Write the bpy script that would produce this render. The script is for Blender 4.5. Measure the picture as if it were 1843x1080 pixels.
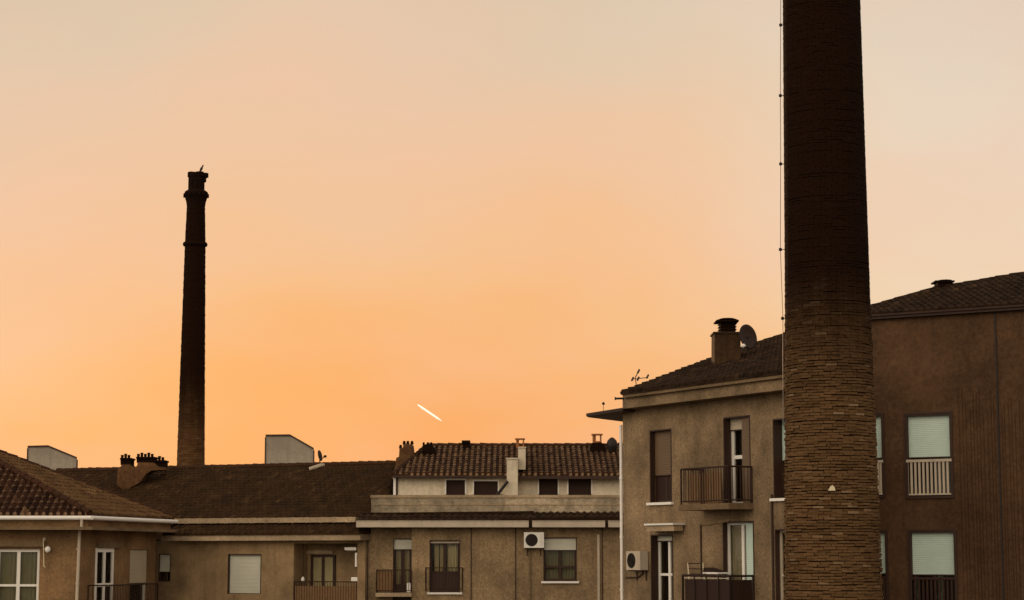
import bpy, math, random
from mathutils import Vector, Matrix
random.seed(11)
R = math.radians
for o in list(bpy.data.objects): bpy.data.objects.remove(o)
col = bpy.context.scene.collection
scene = bpy.context.scene
# ------------------------------------------------------------------ camera
FPX = 3590.0; PITCH = math.atan(460.0 / FPX); CZ = 10.0
cam_d = bpy.data.cameras.new('camera'); cam = bpy.data.objects.new('camera', cam_d); col.objects.link(cam)
cam_d.sensor_width = 36; cam_d.lens = FPX / 1843 * 36
cam_d.clip_start = 0.5; cam_d.clip_end = 20000
cam.location = (0, 0, CZ); cam.rotation_euler = (math.pi / 2 + PITCH, 0, 0)
scene.camera = cam
# ------------------------------------------------------------------ sky and sun
SUN_AZ, SUN_EL = R(-17), R(2.2)          # azimuth from +Y towards +X
w = bpy.data.worlds.new('World'); scene.world = w; w.use_nodes = True
nt = w.node_tree; nt.nodes.clear()
def N(tree, t, **k):
    n = tree.nodes.new(t)
    for a, b in k.items(): setattr(n, a, b)
    return n
def ramp(tree, stops, fac=None, interp='LINEAR'):
    n = N(tree, 'ShaderNodeValToRGB'); cr = n.color_ramp; cr.interpolation = interp
    while len(cr.elements) < len(stops): cr.elements.new(0.5)
    for e, (p, c) in zip(cr.elements, stops):
        e.position = p; e.color = (*c, 1) if len(c) == 3 else c
    if fac is not None: tree.links.new(fac, n.inputs[0])
    return n
def mth(tree, op, a, b=None, clamp=False):
    n = N(tree, 'ShaderNodeMath', operation=op); n.use_clamp = clamp
    for i, x in enumerate((a, b)):
        if x is None: continue
        if isinstance(x, (int, float)): n.inputs[i].default_value = x
        else: tree.links.new(x, n.inputs[i])
    return n.outputs[0]
def mixc(tree, f, a, b, mode='MIX'):
    n = N(tree, 'ShaderNodeMix', data_type='RGBA', blend_type=mode)
    for s, x in ((0, f), (6, a), (7, b)):
        if isinstance(x, (int, float)): n.inputs[s].default_value = x
        elif isinstance(x, tuple): n.inputs[s].default_value = (*x, 1)
        else: tree.links.new(x, n.inputs[s])
    return n.outputs[2]
L = nt.links.new
tc = N(nt, 'ShaderNodeTexCoord'); sep = N(nt, 'ShaderNodeSeparateXYZ'); L(tc.outputs['Generated'], sep.inputs[0])
sx, sy, sz = sep.outputs
nz = N(nt, 'ShaderNodeTexNoise'); mp = N(nt, 'ShaderNodeMapping'); mp.inputs['Scale'].default_value = (1, 1, 1.6)
L(tc.outputs['Generated'], mp.inputs[0]); L(mp.outputs[0], nz.inputs[0])
nz.inputs['Scale'].default_value = 7; nz.inputs['Detail'].default_value = 3; nz.inputs['Roughness'].default_value = .45
wob = mth(nt, 'MULTIPLY', mth(nt, 'SUBTRACT', nz.outputs[0], .5), .10)
azq = mth(nt, 'ADD', sx, .02)
zz = mth(nt, 'ADD', mth(nt, 'ADD', sz, wob), mth(nt, 'MULTIPLY', mth(nt, 'MULTIPLY', azq, azq), .85))
warm = ramp(nt, [(0.0, (.94, .37, .09)), (.05, (.955, .40, .115)), (.10, (.955, .46, .165)), (.145, (.93, .52, .245)),
                 (.20, (.87, .565, .355)), (.27, (.75, .585, .42)), (.5, (.50, .46, .40)), (1.0, (.22, .22, .24))], zz)
pale = ramp(nt, [(0.0, (.95, .42, .14)), (.05, (.95, .48, .20)), (.12, (.94, .62, .36)), (.18, (.89, .67, .46)),
                 (.27, (.83, .675, .525)), (.5, (.55, .52, .47)), (1.0, (.22, .22, .24))], zz)
azm = mth(nt, 'ADD', sx, mth(nt, 'MULTIPLY', mth(nt, 'SUBTRACT', nz.outputs[0], .5), .10))
fr = N(nt, 'ShaderNodeMapRange', interpolation_type='SMOOTHSTEP'); fr.inputs[1].default_value = .0; fr.inputs[2].default_value = .24
L(azm, fr.inputs[0])
skyc = mixc(nt, fr.outputs[0], warm.outputs[0], pale.outputs[0])
nz2 = N(nt, 'ShaderNodeTexNoise'); mp2 = N(nt, 'ShaderNodeMapping'); mp2.inputs['Scale'].default_value = (1, 1, 2.6); mp2.inputs['Location'].default_value = (3.1, 0, 1.7)
L(tc.outputs['Generated'], mp2.inputs[0]); L(mp2.outputs[0], nz2.inputs[0]); nz2.inputs['Scale'].default_value = 5.5; nz2.inputs['Detail'].default_value = 6; nz2.inputs['Roughness'].default_value = .5
pk = N(nt, 'ShaderNodeMapRange', interpolation_type='SMOOTHSTEP'); pk.inputs[1].default_value = .36; pk.inputs[2].default_value = .68; pk.inputs[4].default_value = .28; L(nz2.outputs[0], pk.inputs[0])
skyc = mixc(nt, pk.outputs[0], skyc, (.92, .56, .40))
back = N(nt, 'ShaderNodeMapRange', interpolation_type='SMOOTHSTEP'); back.inputs[1].default_value = .75; back.inputs[2].default_value = -.5
L(sy, back.inputs[0])
fill_sky = ramp(nt, [(0.0, (.95, .80, .60)), (.28, (1.85, 1.56, 1.20)), (.55, (1.75, 1.52, 1.22)), (.8, (.7, .62, .5)), (1.0, (.25, .23, .2))], sz)  # unseen sky behind the camera, raised and shaped to fill-light the facades
sidel = N(nt, 'ShaderNodeMapRange'); sidel.inputs[1].default_value = -.8; sidel.inputs[2].default_value = .8; sidel.inputs[3].default_value = 1.3; sidel.inputs[4].default_value = .60; L(sx, sidel.inputs[0])
fill_skyv = N(nt, 'ShaderNodeVectorMath', operation='SCALE'); L(fill_sky.outputs[0], fill_skyv.inputs[0]); L(sidel.outputs[0], fill_skyv.inputs['Scale'])
skyc = mixc(nt, back.outputs[0], skyc, fill_skyv.outputs[0])
bg = N(nt, 'ShaderNodeBackground'); L(skyc, bg.inputs[0]); bg.inputs[1].default_value = 0.97
st = N(nt, 'ShaderNodeTexSky', sky_type='NISHITA'); st.sun_disc = False
st.sun_elevation = SUN_EL; st.sun_rotation = SUN_AZ
bg2 = N(nt, 'ShaderNodeBackground'); L(st.outputs[0], bg2.inputs[0]); bg2.inputs[1].default_value = 0.004
ad = N(nt, 'ShaderNodeAddShader'); L(bg.outputs[0], ad.inputs[0]); L(bg2.outputs[0], ad.inputs[1])
wo = N(nt, 'ShaderNodeOutputWorld'); L(ad.outputs[0], wo.inputs[0])
sd = bpy.data.lights.new('sun', 'SUN'); sd.energy = 1.6; sd.angle = R(0.6); sd.color = (1, .55, .25)
so = bpy.data.objects.new('sun', sd); col.objects.link(so); so.location = (-20, 60, 60)
sdir = Vector((math.sin(SUN_AZ) * math.cos(SUN_EL), math.cos(SUN_AZ) * math.cos(SUN_EL), math.sin(SUN_EL)))
so.rotation_euler = (-sdir).to_track_quat('-Z', 'Y').to_euler()
vs = scene.view_settings; vs.view_transform = 'Standard'; vs.look = 'None'; vs.exposure = 0.0; vs.gamma = 1; vs.use_curve_mapping = False
scene.render.resolution_x = 1024; scene.render.resolution_y = 600

# ------------------------------------------------------------------ materials
def base_mat(name):
    m = bpy.data.materials.new(name); m.use_nodes = True; t = m.node_tree
    return m, t, t.nodes['Principled BSDF']
def noise(t, scale, detail=4, rough=.6, vec=None, out=0):
    n = N(t, 'ShaderNodeTexNoise'); n.inputs['Scale'].default_value = scale
    n.inputs['Detail'].default_value = detail; n.inputs['Roughness'].default_value = rough
    if vec is not None: t.links.new(vec, n.inputs[0])
    return n.outputs[out]
def ocoord(t, scale=(1, 1, 1)):
    c = N(t, 'ShaderNodeTexCoord'); m = N(t, 'ShaderNodeMapping'); m.inputs['Scale'].default_value = scale
    t.links.new(c.outputs['Object'], m.inputs[0]); return m.outputs[0]
def plaster(name, c, dark=.62, streak=.5, bump=.35, grain=24, gc=.75):
    m, t, b = base_mat(name); v = ocoord(t)
    big = noise(t, .55, 5, .65, v); gr = noise(t, grain * .6, 6, .8, v)
    cd = tuple(x * dark for x in c); cl = tuple(min(1, x * 1.18) for x in c)
    f1 = N(t, 'ShaderNodeMapRange'); f1.inputs[1].default_value = .33; f1.inputs[2].default_value = .68; t.links.new(big, f1.inputs[0])
    cc = mixc(t, f1.outputs[0], cd, cl)
    sv = ocoord(t, (3.2, 3.2, .22)); sn = noise(t, 1.0, 5, .7, sv)
    f2 = N(t, 'ShaderNodeMapRange'); f2.inputs[1].default_value = .50; f2.inputs[2].default_value = .74; f2.inputs[4].default_value = streak
    t.links.new(sn, f2.inputs[0]); cc = mixc(t, f2.outputs[0], cc, tuple(x * .5 for x in c))
    f3 = N(t, 'ShaderNodeMapRange'); f3.inputs[1].default_value = .35; f3.inputs[2].default_value = .7
    f3.inputs[3].default_value = 1 - .5 * gc; f3.inputs[4].default_value = 1 + .4 * gc; t.links.new(gr, f3.inputs[0])
    mm = N(t, 'ShaderNodeVectorMath', operation='SCALE'); t.links.new(cc, mm.inputs[0]); t.links.new(f3.outputs[0], mm.inputs['Scale'])
    t.links.new(mm.outputs[0], b.inputs['Base Color']); b.inputs['Roughness'].default_value = .92
    b.inputs['Specular IOR Level'].default_value = .15
    bp = N(t, 'ShaderNodeBump'); bp.inputs['Strength'].default_value = bump; bp.inputs['Distance'].default_value = .03
    t.links.new(gr, bp.inputs['Height']); t.links.new(bp.outputs[0], b.inputs['Normal'])
    return m
def tile_mat(name, c1, c2, c3):
    m, t, b = base_mat(name)
    uv = N(t, 'ShaderNodeUVMap'); fl = N(t, 'ShaderNodeVectorMath', operation='FLOOR'); t.links.new(uv.outputs[0], fl.inputs[0])
    wn = N(t, 'ShaderNodeTexWhiteNoise'); t.links.new(fl.outputs[0], wn.inputs[0])
    r = ramp(t, [(0, c1), (.55, c2), (.9, c2), (1, c3)], wn.outputs[0])
    v = ocoord(t); n1 = noise(t, .8, 5, .65, v); n2 = noise(t, 18, 3, .7, v)
    f = N(t, 'ShaderNodeMapRange'); f.inputs[1].default_value = .3; f.inputs[2].default_value = .7; f.inputs[3].default_value = .72; f.inputs[4].default_value = 1.15
    t.links.new(n1, f.inputs[0])
    g = N(t, 'ShaderNodeMapRange'); g.inputs[1].default_value = .3; g.inputs[2].default_value = .7; g.inputs[3].default_value = .55; g.inputs[4].default_value = 1.4
    t.links.new(n2, g.inputs[0])
    mm = N(t, 'ShaderNodeVectorMath', operation='SCALE'); t.links.new(r.outputs[0], mm.inputs[0])
    t.links.new(mth(t, 'MULTIPLY', f.outputs[0], g.outputs[0]), mm.inputs['Scale'])
    t.links.new(mm.outputs[0], b.inputs['Base Color']); b.inputs['Roughness'].default_value = .9
    b.inputs['Specular IOR Level'].default_value = .15
    bp = N(t, 'ShaderNodeBump'); bp.inputs['Strength'].default_value = .5; bp.inputs['Distance'].default_value = .02
    t.links.new(n2, bp.inputs['Height']); t.links.new(bp.outputs[0], b.inputs['Normal'])
    return m
def paint(name, c, rough=.6, var=.25, scale=3, metal=0, spec=.3):
    m, t, b = base_mat(name); v = ocoord(t, (1, 1, .5)); n1 = noise(t, scale, 5, .7, v)
    cc = mixc(t, n1, tuple(x * (1 - var) for x in c), tuple(min(1, x * (1 + var)) for x in c))
    t.links.new(cc, b.inputs['Base Color']); b.inputs['Roughness'].default_value = rough
    b.inputs['Metallic'].default_value = metal; b.inputs['Specular IOR Level'].default_value = spec
    return m
def slat_mat(name, c, pitch=.05):                     # roller blind: fine horizontal slats
    m, t, b = base_mat(name); v = ocoord(t)
    sp = N(t, 'ShaderNodeSeparateXYZ'); t.links.new(v, sp.inputs[0])
    s = mth(t, 'SINE', mth(t, 'MULTIPLY', sp.outputs[2], 2 * math.pi / pitch))
    n1 = noise(t, 1.3, 5, .7, v)
    cc = mixc(t, n1, tuple(x * .78 for x in c), tuple(min(1, x * 1.15) for x in c))
    cc = mixc(t, mth(t, 'MULTIPLY', mth(t, 'LESS_THAN', s, -.8), .25), cc, tuple(x * .5 for x in c))
    t.links.new(cc, b.inputs['Base Color']); b.inputs['Roughness'].default_value = .55
    bp = N(t, 'ShaderNodeBump'); bp.inputs['Strength'].default_value = .3; bp.inputs['Distance'].default_value = .01
    t.links.new(s, bp.inputs['Height']); t.links.new(bp.outputs[0], b.inputs['Normal'])
    return m
def glass_mat():
    m = bpy.data.materials.new('window_glass'); m.use_nodes = True; t = m.node_tree; t.nodes.clear()
    tr = N(t, 'ShaderNodeBsdfTransparent'); tr.inputs[0].default_value = (.80, .80, .76, 1)
    gl = N(t, 'ShaderNodeBsdfGlossy'); gl.inputs[0].default_value = (.9, .9, .9, 1); gl.inputs['Roughness'].default_value = .04
    fz = N(t, 'ShaderNodeFresnel'); fz.inputs[0].default_value = 1.13
    n1 = noise(t, .9, 2, .5, ocoord(t)); bp = N(t, 'ShaderNodeBump'); bp.inputs['Strength'].default_value = .15
    t.links.new(n1, bp.inputs['Height']); t.links.new(bp.outputs[0], gl.inputs['Normal'])
    mx = N(t, 'ShaderNodeMixShader'); t.links.new(mth(t, 'ADD', fz.outputs[0], .01), mx.inputs[0]); t.links.new(tr.outputs[0], mx.inputs[1]); t.links.new(gl.outputs[0], mx.inputs[2])
    o = N(t, 'ShaderNodeOutputMaterial'); t.links.new(mx.outputs[0], o.inputs[0]); return m
def brick_mat(name, c1, c2, c3, shade0, shade1):        # dim light on the upper shaft painted in, near-black by height
    m, t, b = base_mat(name)
    uv = N(t, 'ShaderNodeUVMap'); fl = N(t, 'ShaderNodeVectorMath', operation='FLOOR'); t.links.new(uv.outputs[0], fl.inputs[0])
    wn = N(t, 'ShaderNodeTexWhiteNoise'); t.links.new(fl.outputs[0], wn.inputs[0])
    r = ramp(t, [(0, c1), (.5, c2), (.93, c2), (1, c3)], wn.outputs[0])
    v = ocoord(t); n1 = noise(t, .7, 6, .7, v); n2 = noise(t, 30, 3, .7, v)
    f = N(t, 'ShaderNodeMapRange'); f.inputs[1].default_value = .3; f.inputs[2].default_value = .7; f.inputs[3].default_value = .6; f.inputs[4].default_value = 1.3
    t.links.new(mth(t, 'MULTIPLY', mth(t, 'ADD', n1, n2), .5), f.inputs[0])
    mm = N(t, 'ShaderNodeVectorMath', operation='SCALE'); t.links.new(r.outputs[0], mm.inputs[0]); t.links.new(f.outputs[0], mm.inputs['Scale'])
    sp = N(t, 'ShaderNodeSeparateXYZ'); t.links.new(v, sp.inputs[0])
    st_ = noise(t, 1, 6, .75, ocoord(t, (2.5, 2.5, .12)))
    zz_ = mth(t, 'ADD', sp.outputs[2], mth(t, 'MULTIPLY', mth(t, 'SUBTRACT', st_, .5), (shade1 - shade0) * .6))
    sf = N(t, 'ShaderNodeMapRange', interpolation_type='SMOOTHSTEP'); sf.inputs[1].default_value = shade0; sf.inputs[2].default_value = shade1
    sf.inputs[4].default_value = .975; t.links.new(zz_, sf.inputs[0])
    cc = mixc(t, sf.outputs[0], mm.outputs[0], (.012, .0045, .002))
    t.links.new(cc, b.inputs['Base Color']); b.inputs['Roughness'].default_value = .95; b.inputs['Specular IOR Level'].default_value = .05
    bp = N(t, 'ShaderNodeBump'); bp.inputs['Strength'].default_value = .5; bp.inputs['Distance'].default_value = .02
    t.links.new(n2, bp.inputs['Height']); t.links.new(bp.outputs[0], b.inputs['Normal'])
    return m
M = dict(
    plA=plaster('brown_plaster', (.27, .158, .075), .5), plB=plaster('ochre_plaster', (.35, .232, .122), .5, .6, .35, 40, .6),
    plC=plaster('tan_plaster', (.375, .255, .142), .5, .8, .35, 24, .85), plD=plaster('olive_plaster', (.33, .225, .128), .42, .6, .5, 38, 1.15),
    plE=plaster('russet_render', (.105, .055, .028), .6, .6, .5, 14, .7), rib=plaster('russet_ribs', (.078, .038, .018), .6, .6),
    attic=plaster('attic_white', (.70, .60, .45), .75, .5, .2, 12, .35), parapet=plaster('weathered_concrete', (.48, .38, .26), .34, .85, .6, 10),
    grey=plaster('grey_render', (.34, .29, .23), .75, .35, .2, 8, .25), stack=plaster('stack_masonry', (.17, .082, .036), .4, .5, .8, 9),
    stackD=plaster('dark_chimney_render', (.065, .034, .016), .5, .5, .8, 9),
    eave=plaster('eave_concrete', (.22, .145, .08), .6, .5), fascia=plaster('fascia_plaster', (.44, .32, .20), .6, .5),
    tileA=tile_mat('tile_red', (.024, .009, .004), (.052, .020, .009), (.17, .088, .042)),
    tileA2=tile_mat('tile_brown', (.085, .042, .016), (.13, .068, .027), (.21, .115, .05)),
    tileB=tile_mat('tile_dark', (.036, .017, .006), (.054, .027, .010), (.09, .047, .018)),
    tileC=tile_mat('tile_rust', (.024, .010, .004), (.050, .022, .009), (.13, .066, .03)),
    tileD=tile_mat('tile_umber', (.020, .010, .004), (.036, .018, .008), (.07, .036, .016)),
    mortar=paint('tile_mortar', (.30, .18, .10), .9, .7, 9),
    white=paint('white_paint', (.80, .75, .68), .5, .12), gut=paint('pale_gutter', (.50, .41, .31), .6, .3),
    pale=paint('pale_trim', (.86, .80, .74), .5, .08), dark=paint('dark_wood', (.035, .014, .008), .6, .3),
    frame=paint('umber_frame', (.042, .019, .011), .6, .3), iron=paint('iron', (.035, .017, .011), .55, .4, 8, .3),
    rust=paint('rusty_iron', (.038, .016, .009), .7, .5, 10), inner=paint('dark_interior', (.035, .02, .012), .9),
    blindW=slat_mat('cream_blind', (.60, .58, .47)), blindG=slat_mat('pale_green_blind', (.56, .69, .60)),
    blindB=slat_mat('brown_blind', (.15, .09, .045)), blindC=slat_mat('beige_blind', (.46, .38, .27)),
    curtain=paint('curtain_cloth', (.68, .57, .38), .9, .25, 2), curtainG=paint('grey_curtain', (.33, .30, .20), .9, .25, 2),
    screen=paint('panel_screen', (.028, .011, .006), .75, .3), reed=paint('reed_screen', (.20, .11, .05), .9, .5, 12),
    metal=paint('grey_metal', (.25, .2, .16), .45, .3, 6, .6), clay=paint('clay_pot', (.33, .12, .04), .8, .3, 8),
    black=paint('black_metal', (.02, .013, .01), .6, .3), soot=paint('soot_cap', (.013, .006, .0035), .95, .4, 9, 0, .05),
    glass=glass_mat(), feather=paint('dark_feather', (.02, .014, .012), .8),
)
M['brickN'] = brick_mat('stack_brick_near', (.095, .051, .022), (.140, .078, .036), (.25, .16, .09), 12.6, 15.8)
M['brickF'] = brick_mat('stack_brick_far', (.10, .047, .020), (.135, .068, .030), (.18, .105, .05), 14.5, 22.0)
m_, t_, b_ = base_mat('ground_asphalt'); t_.links.new(mixc(t_, noise(t_, .4, 6, .7, ocoord(t_)), (.035, .03, .026), (.075, .062, .05)), b_.inputs['Base Color']); b_.inputs['Roughness'].default_value = .9; M['ground'] = m_

# ------------------------------------------------------------------ mesh helpers
class MB:
    def __init__(s): s.v = []; s.f = []; s.m = []; s.uv = None
    def face(s, pts, m=0, uvs=None):
        i = len(s.v); s.v += [tuple(p) for p in pts]; s.f.append(tuple(range(i, i + len(pts)))); s.m.append(m)
        if uvs is not None:
            if s.uv is None: s.uv = {}
            s.uv[len(s.f) - 1] = uvs
    def hull8(s, b, t, m=0):                       # bottom ring, top ring
        n = len(b); i = len(s.v); s.v += [tuple(p) for p in b] + [tuple(p) for p in t]
        s.f.append(tuple(reversed(range(i, i + n)))); s.f.append(tuple(range(i + n, i + 2 * n))); s.m += [m, m]
        for k in range(n):
            q = (k + 1) % n; s.f.append((i + k, i + q, i + n + q, i + n + k)); s.m.append(m)
        return s
    def box(s, c, d, rz=0, m=0):
        cx, cy, cz = c; hx, hy, hz = d[0] / 2, d[1] / 2, d[2] / 2; ca, sa = math.cos(rz), math.sin(rz)
        r = [(cx + x * ca - y * sa, cy + x * sa + y * ca) for x, y in ((-hx, -hy), (hx, -hy), (hx, hy), (-hx, hy))]
        return s.hull8([(x, y, cz - hz) for x, y in r], [(x, y, cz + hz) for x, y in r], m)
    def tube(s, p, q, r, n=8, r2=None, m=0, cap=True):
        p, q = Vector(p), Vector(q); d = (q - p).normalized(); a = d.orthogonal().normalized(); b = d.cross(a)
        r2 = r if r2 is None else r2
        A = [p + (a * math.cos(2 * math.pi * k / n) + b * math.sin(2 * math.pi * k / n)) * r for k in range(n)]
        B = [q + (a * math.cos(2 * math.pi * k / n) + b * math.sin(2 * math.pi * k / n)) * r2 for k in range(n)]
        return s.hull8(A, B, m)
    def path(s, pts, r, n=6, m=0):
        for a, b in zip(pts, pts[1:]): s.tube(a, b, r, n, m=m)
        return s
    def lathe(s, c, prof, n=24, m=0, axis=None):
        ax = Vector(axis or (0, 0, 1)).normalized(); a = ax.orthogonal().normalized(); b = ax.cross(a); c = Vector(c)
        i = len(s.v)
        for r, z in prof:
            for k in range(n):
                an = 2 * math.pi * k / n; s.v.append(tuple(c + ax * z + (a * math.cos(an) + b * math.sin(an)) * r))
        for j in range(len(prof) - 1):
            for k in range(n):
                q = (k + 1) % n; s.f.append((i + j * n + k, i + j * n + q, i + (j + 1) * n + q, i + (j + 1) * n + k)); s.m.append(m)
        s.f.append(tuple(reversed(range(i, i + n)))); s.m.append(m)
        s.f.append(tuple(range(i + (len(prof) - 1) * n, i + len(prof) * n))); s.m.append(m)
        return s
def link_mesh(name, mb, mats, off=Vector((0, 0, 0)), parent=None, smooth=False):
    me = bpy.data.meshes.new(name)
    me.from_pydata([(x - off[0], y - off[1], z - off[2]) for x, y, z in mb.v], [], mb.f)
    mats = mats if isinstance(mats, (list, tuple)) else [mats]
    for m in mats: me.materials.append(m)
    me.polygons.foreach_set('material_index', mb.m)
    if mb.uv:
        ul = me.uv_layers.new(name='UVMap').data
        for fi, uvs in mb.uv.items():
            ls = me.polygons[fi].loop_start
            for k, c in enumerate(uvs): ul[ls + k].uv = c
    if smooth: me.polygons.foreach_set('use_smooth', [True] * len(me.polygons))
    me.update(); o = bpy.data.objects.new(name, me); col.objects.link(o)
    if parent is not None: o.parent = parent
    return o
class Thing:
    def __init__(s, name, label, cat, base, group=None):
        s.off = Vector(base); s.o = bpy.data.objects.new(name, None); col.objects.link(s.o); s.o.location = s.off
        s.o.empty_display_size = .3
        s.o['label'] = label; s.o['category'] = cat
        if group: s.o['group'] = group
    def part(s, name, mb, mat, parent=None, label=None, smooth=False):
        o = link_mesh(name, mb, mat, s.off, parent or s.o, smooth)
        if label: o['label'] = label
        return o
# ------------------------------------------------------------------ picture <-> world measures
CAMP = Vector((0, 0, CZ)); cp, sp_ = math.cos(PITCH), math.sin(PITCH)
def ray(px, py):
    a = (px - 921.5) / FPX; b = (540 - py) / FPX
    return Vector((a, cp - b * sp_, sp_ + b * cp))
def hit(px, py, p0, n):
    d = ray(px, py); t = (Vector(p0) - CAMP).dot(n) / d.dot(n); return CAMP + d * t
def atY(px, py, Y):
    d = ray(px, py); return CAMP + d * (Y / d.y)
def atz(px, py, z):
    d = ray(px, py); return CAMP + d * ((z - CZ) / d.z)
class Face:
    def __init__(s, ox, oy, tx, ty):
        s.O = Vector((ox, oy, 0)); s.t = Vector((tx, ty, 0)).normalized(); s.n = Vector((s.t.y, -s.t.x, 0)); s.holes = []
    def at(s, px, py, off=0):
        p = hit(px, py, s.O + s.n * off, s.n); return (p - s.O).dot(s.t), p.z
    def rect(s, x0, y0, x1, y1, off=0):
        xm, ym = (x0 + x1) / 2, (y0 + y1) / 2
        return s.at(x0, ym, off)[0], s.at(x1, ym, off)[0], s.at(xm, y1, off)[1], s.at(xm, y0, off)[1]
    def p(s, u, z, off=0): return s.O + s.t * u + s.n * off + Vector((0, 0, z))
    def fbox(s, mb, u0, u1, z0, z1, n0, n1, m=0):
        r = lambda z: [s.p(u0, z, n0), s.p(u0, z, n1), s.p(u1, z, n1), s.p(u1, z, n0)]
        return mb.hull8(r(z0), r(z1), m)
    def pbox(s, mb, x0, y0, x1, y1, n0, n1, m=0):      # measured on the outer surface n1
        u0, u1, z0, z1 = s.rect(x0, y0, x1, y1, n1); return s.fbox(mb, u0, u1, z0, z1, n0, n1, m)
    def wall(s, mb, u0, u1, z0, z1):                   # slots: 0 plaster, 1 dark interior
        us = sorted({u0, u1, *[h[0] for h in s.holes], *[h[1] for h in s.holes]})
        zs = sorted({z0, z1, *[h[2] for h in s.holes], *[h[3] for h in s.holes]})
        us = [u for u in us if u0 <= u <= u1]; zs = [z for z in zs if z0 <= z <= z1]
        for a, b in zip(us, us[1:]):
            for c, d in zip(zs, zs[1:]):
                mu, mz = (a + b) / 2, (c + d) / 2
                if any(h[0] < mu < h[1] and h[2] < mz < h[3] for h in s.holes): continue
                mb.face([s.p(a, c), s.p(b, c), s.p(b, d), s.p(a, d)])
        for a, b, c, d, dep, bm in s.holes:
            q = -dep
            mb.face([s.p(a, c), s.p(a, d), s.p(a, d, q), s.p(a, c, q)]); mb.face([s.p(b, c), s.p(b, c, q), s.p(b, d, q), s.p(b, d)])
            mb.face([s.p(a, d), s.p(b, d), s.p(b, d, q), s.p(a, d, q)]); mb.face([s.p(a, c), s.p(a, c, q), s.p(b, c, q), s.p(b, c)])
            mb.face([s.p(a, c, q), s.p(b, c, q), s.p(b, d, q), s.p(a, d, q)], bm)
def window(T, F, x0, y0, x1, y1, name='window', cols=2, bars=(), frame='white', shutter=0, blind='blindW', curtain=None,
           fw=.055, sill=False, panel=0, panel_mat='frame', off=-.16, hole=True, depth=.45, sm='pale', label=None, zbot=None, clabel=None, shade_edge=0):
    u0, u1, z0, z1 = F.rect(x0, y0, x1, y1, 0 if hole else off)
    if zbot is not None: z0 = zbot
    if hole: F.holes.append((u0, u1, z0, z1, depth, 1))
    e = .004; h = z1 - z0; a0, a1, b0, b1 = u0 + e, u1 - e, z0 + e, z1 - e
    mb = MB(); d0, d1 = off, off + .06
    F.fbox(mb, a0, a0 + fw, b0, b1, d0, d1); F.fbox(mb, a1 - fw, a1, b0, b1, d0, d1)
    F.fbox(mb, a0 + fw, a1 - fw, b1 - fw, b1, d0, d1 - .003); F.fbox(mb, a0 + fw, a1 - fw, b0, b0 + fw, d0, d1 - .003)
    for k in range(1, cols):
        c = a0 + (a1 - a0) * k / cols; F.fbox(mb, c - fw * .6, c + fw * .6, b0 + fw, b1 - fw, d0, d1 - .006)
    for br in bars:
        zc = b0 + h * br; F.fbox(mb, a0 + fw, a1 - fw, zc - fw * .4, zc + fw * .4, d0, d1 - .01)
    w_ = T.part(name, mb, M[frame], label=label)
    g = MB(); F.fbox(g, a0 + fw * .5, a1 - fw * .5, b0 + fw * .5, b1 - fw * .5, d0 + .02, d0 + .028); T.part('pane', g, M['glass'], w_)
    if not hole:
        g = MB(); F.fbox(g, a0, a1, b0, b1, d0 - .012, d0 - .004); T.part('backing', g, M['inner'], w_)
    if shutter > 0:
        g = MB(); F.fbox(g, u0 + .012, u1 - .012, z1 - h * shutter, z1 - .01, d1 + .01, d1 + .03); T.part('roller_shutter', g, M[blind], w_)
        if shutter < .97:
            g = MB(); F.fbox(g, u0 + .01, u1 - .01, z1 - h * shutter - .03, z1 - h * shutter, d1 + .006, d1 + .036); T.part('shutter_rail', g, M['frame'], w_)
    if curtain:
        g = MB(); cd = -.24 if hole else off + .012; am_ = .02 if hole else .004
        for (c0, c1) in curtain:
            n = 14
            for k in range(n):
                ua = a0 + (a1 - a0) * (c0 + (c1 - c0) * k / n); ub = a0 + (a1 - a0) * (c0 + (c1 - c0) * (k + 1) / n)
                da = cd + am_ * math.sin(k * 1.9); db = cd + am_ * math.sin((k + 1) * 1.9)
                g.face([F.p(ua, b0 + .06, da), F.p(ub, b0 + .06, db), F.p(ub, b1 - .02, db), F.p(ua, b1 - .02, da)])
        T.part('curtain', g, M[clabel or 'curtain'], w_)
    if shade_edge and hole:  # dark strips added round the opening to imitate shaded reveal edges
        g = MB(); k_ = .022; l1 = off - .0
        prof_ = lambda n: [F.p(u, z, n) for u, z in ((u0, z0), (u1, z0), (u1, z1), (u0, z1))]
        for (aa, ab, ac, ad) in ((u0, u0 + k_ * shade_edge, z0, z1), (u1 - k_ * shade_edge, u1, z0, z1), (u0 + k_ * shade_edge, u1 - k_ * shade_edge, z1 - k_ * shade_edge, z1)):
            F.fbox(g, aa, ab, ac, ad, d1 + .04, .012)
        T.part('shade_lining', g, M['frame'], w_)
    if panel > 0:
        g = MB(); F.fbox(g, a0 + fw, a1 - fw, b0 + fw, b0 + h * panel, d0 + .012, d0 + .045); T.part('panel', g, M[panel_mat], w_)
    if sill:
        g = MB(); F.fbox(g, u0 - .08, u1 + .08, z0 - .075, z0 - .004, -.10, .09); T.part('sill', g, M[sm], w_)
    return w_, (u0, u1, z0, z1)
def railing(mb, pts, h, pitch=.11, r=.009, tr=.022, low=.08, posts=True):
    up = Vector((0, 0, 1))
    for a, b in zip(pts, pts[1:]):
        a, b = Vector(a), Vector(b); d = b - a; n = max(2, int(d.length / pitch))
        mb.tube(a + up * h, b + up * h, tr, 6); mb.tube(a + up * low, b + up * low, tr * .8, 6)
        for k in range(n + 1):
            q = a + d * (k / n); mb.tube(q + up * low, q + up * h, r if 0 < k < n else tr, 5)
        if posts:
            mb.tube(a, a + up * h, tr, 6); mb.tube(b, b + up * h, tr, 6)
    return mb

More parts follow.
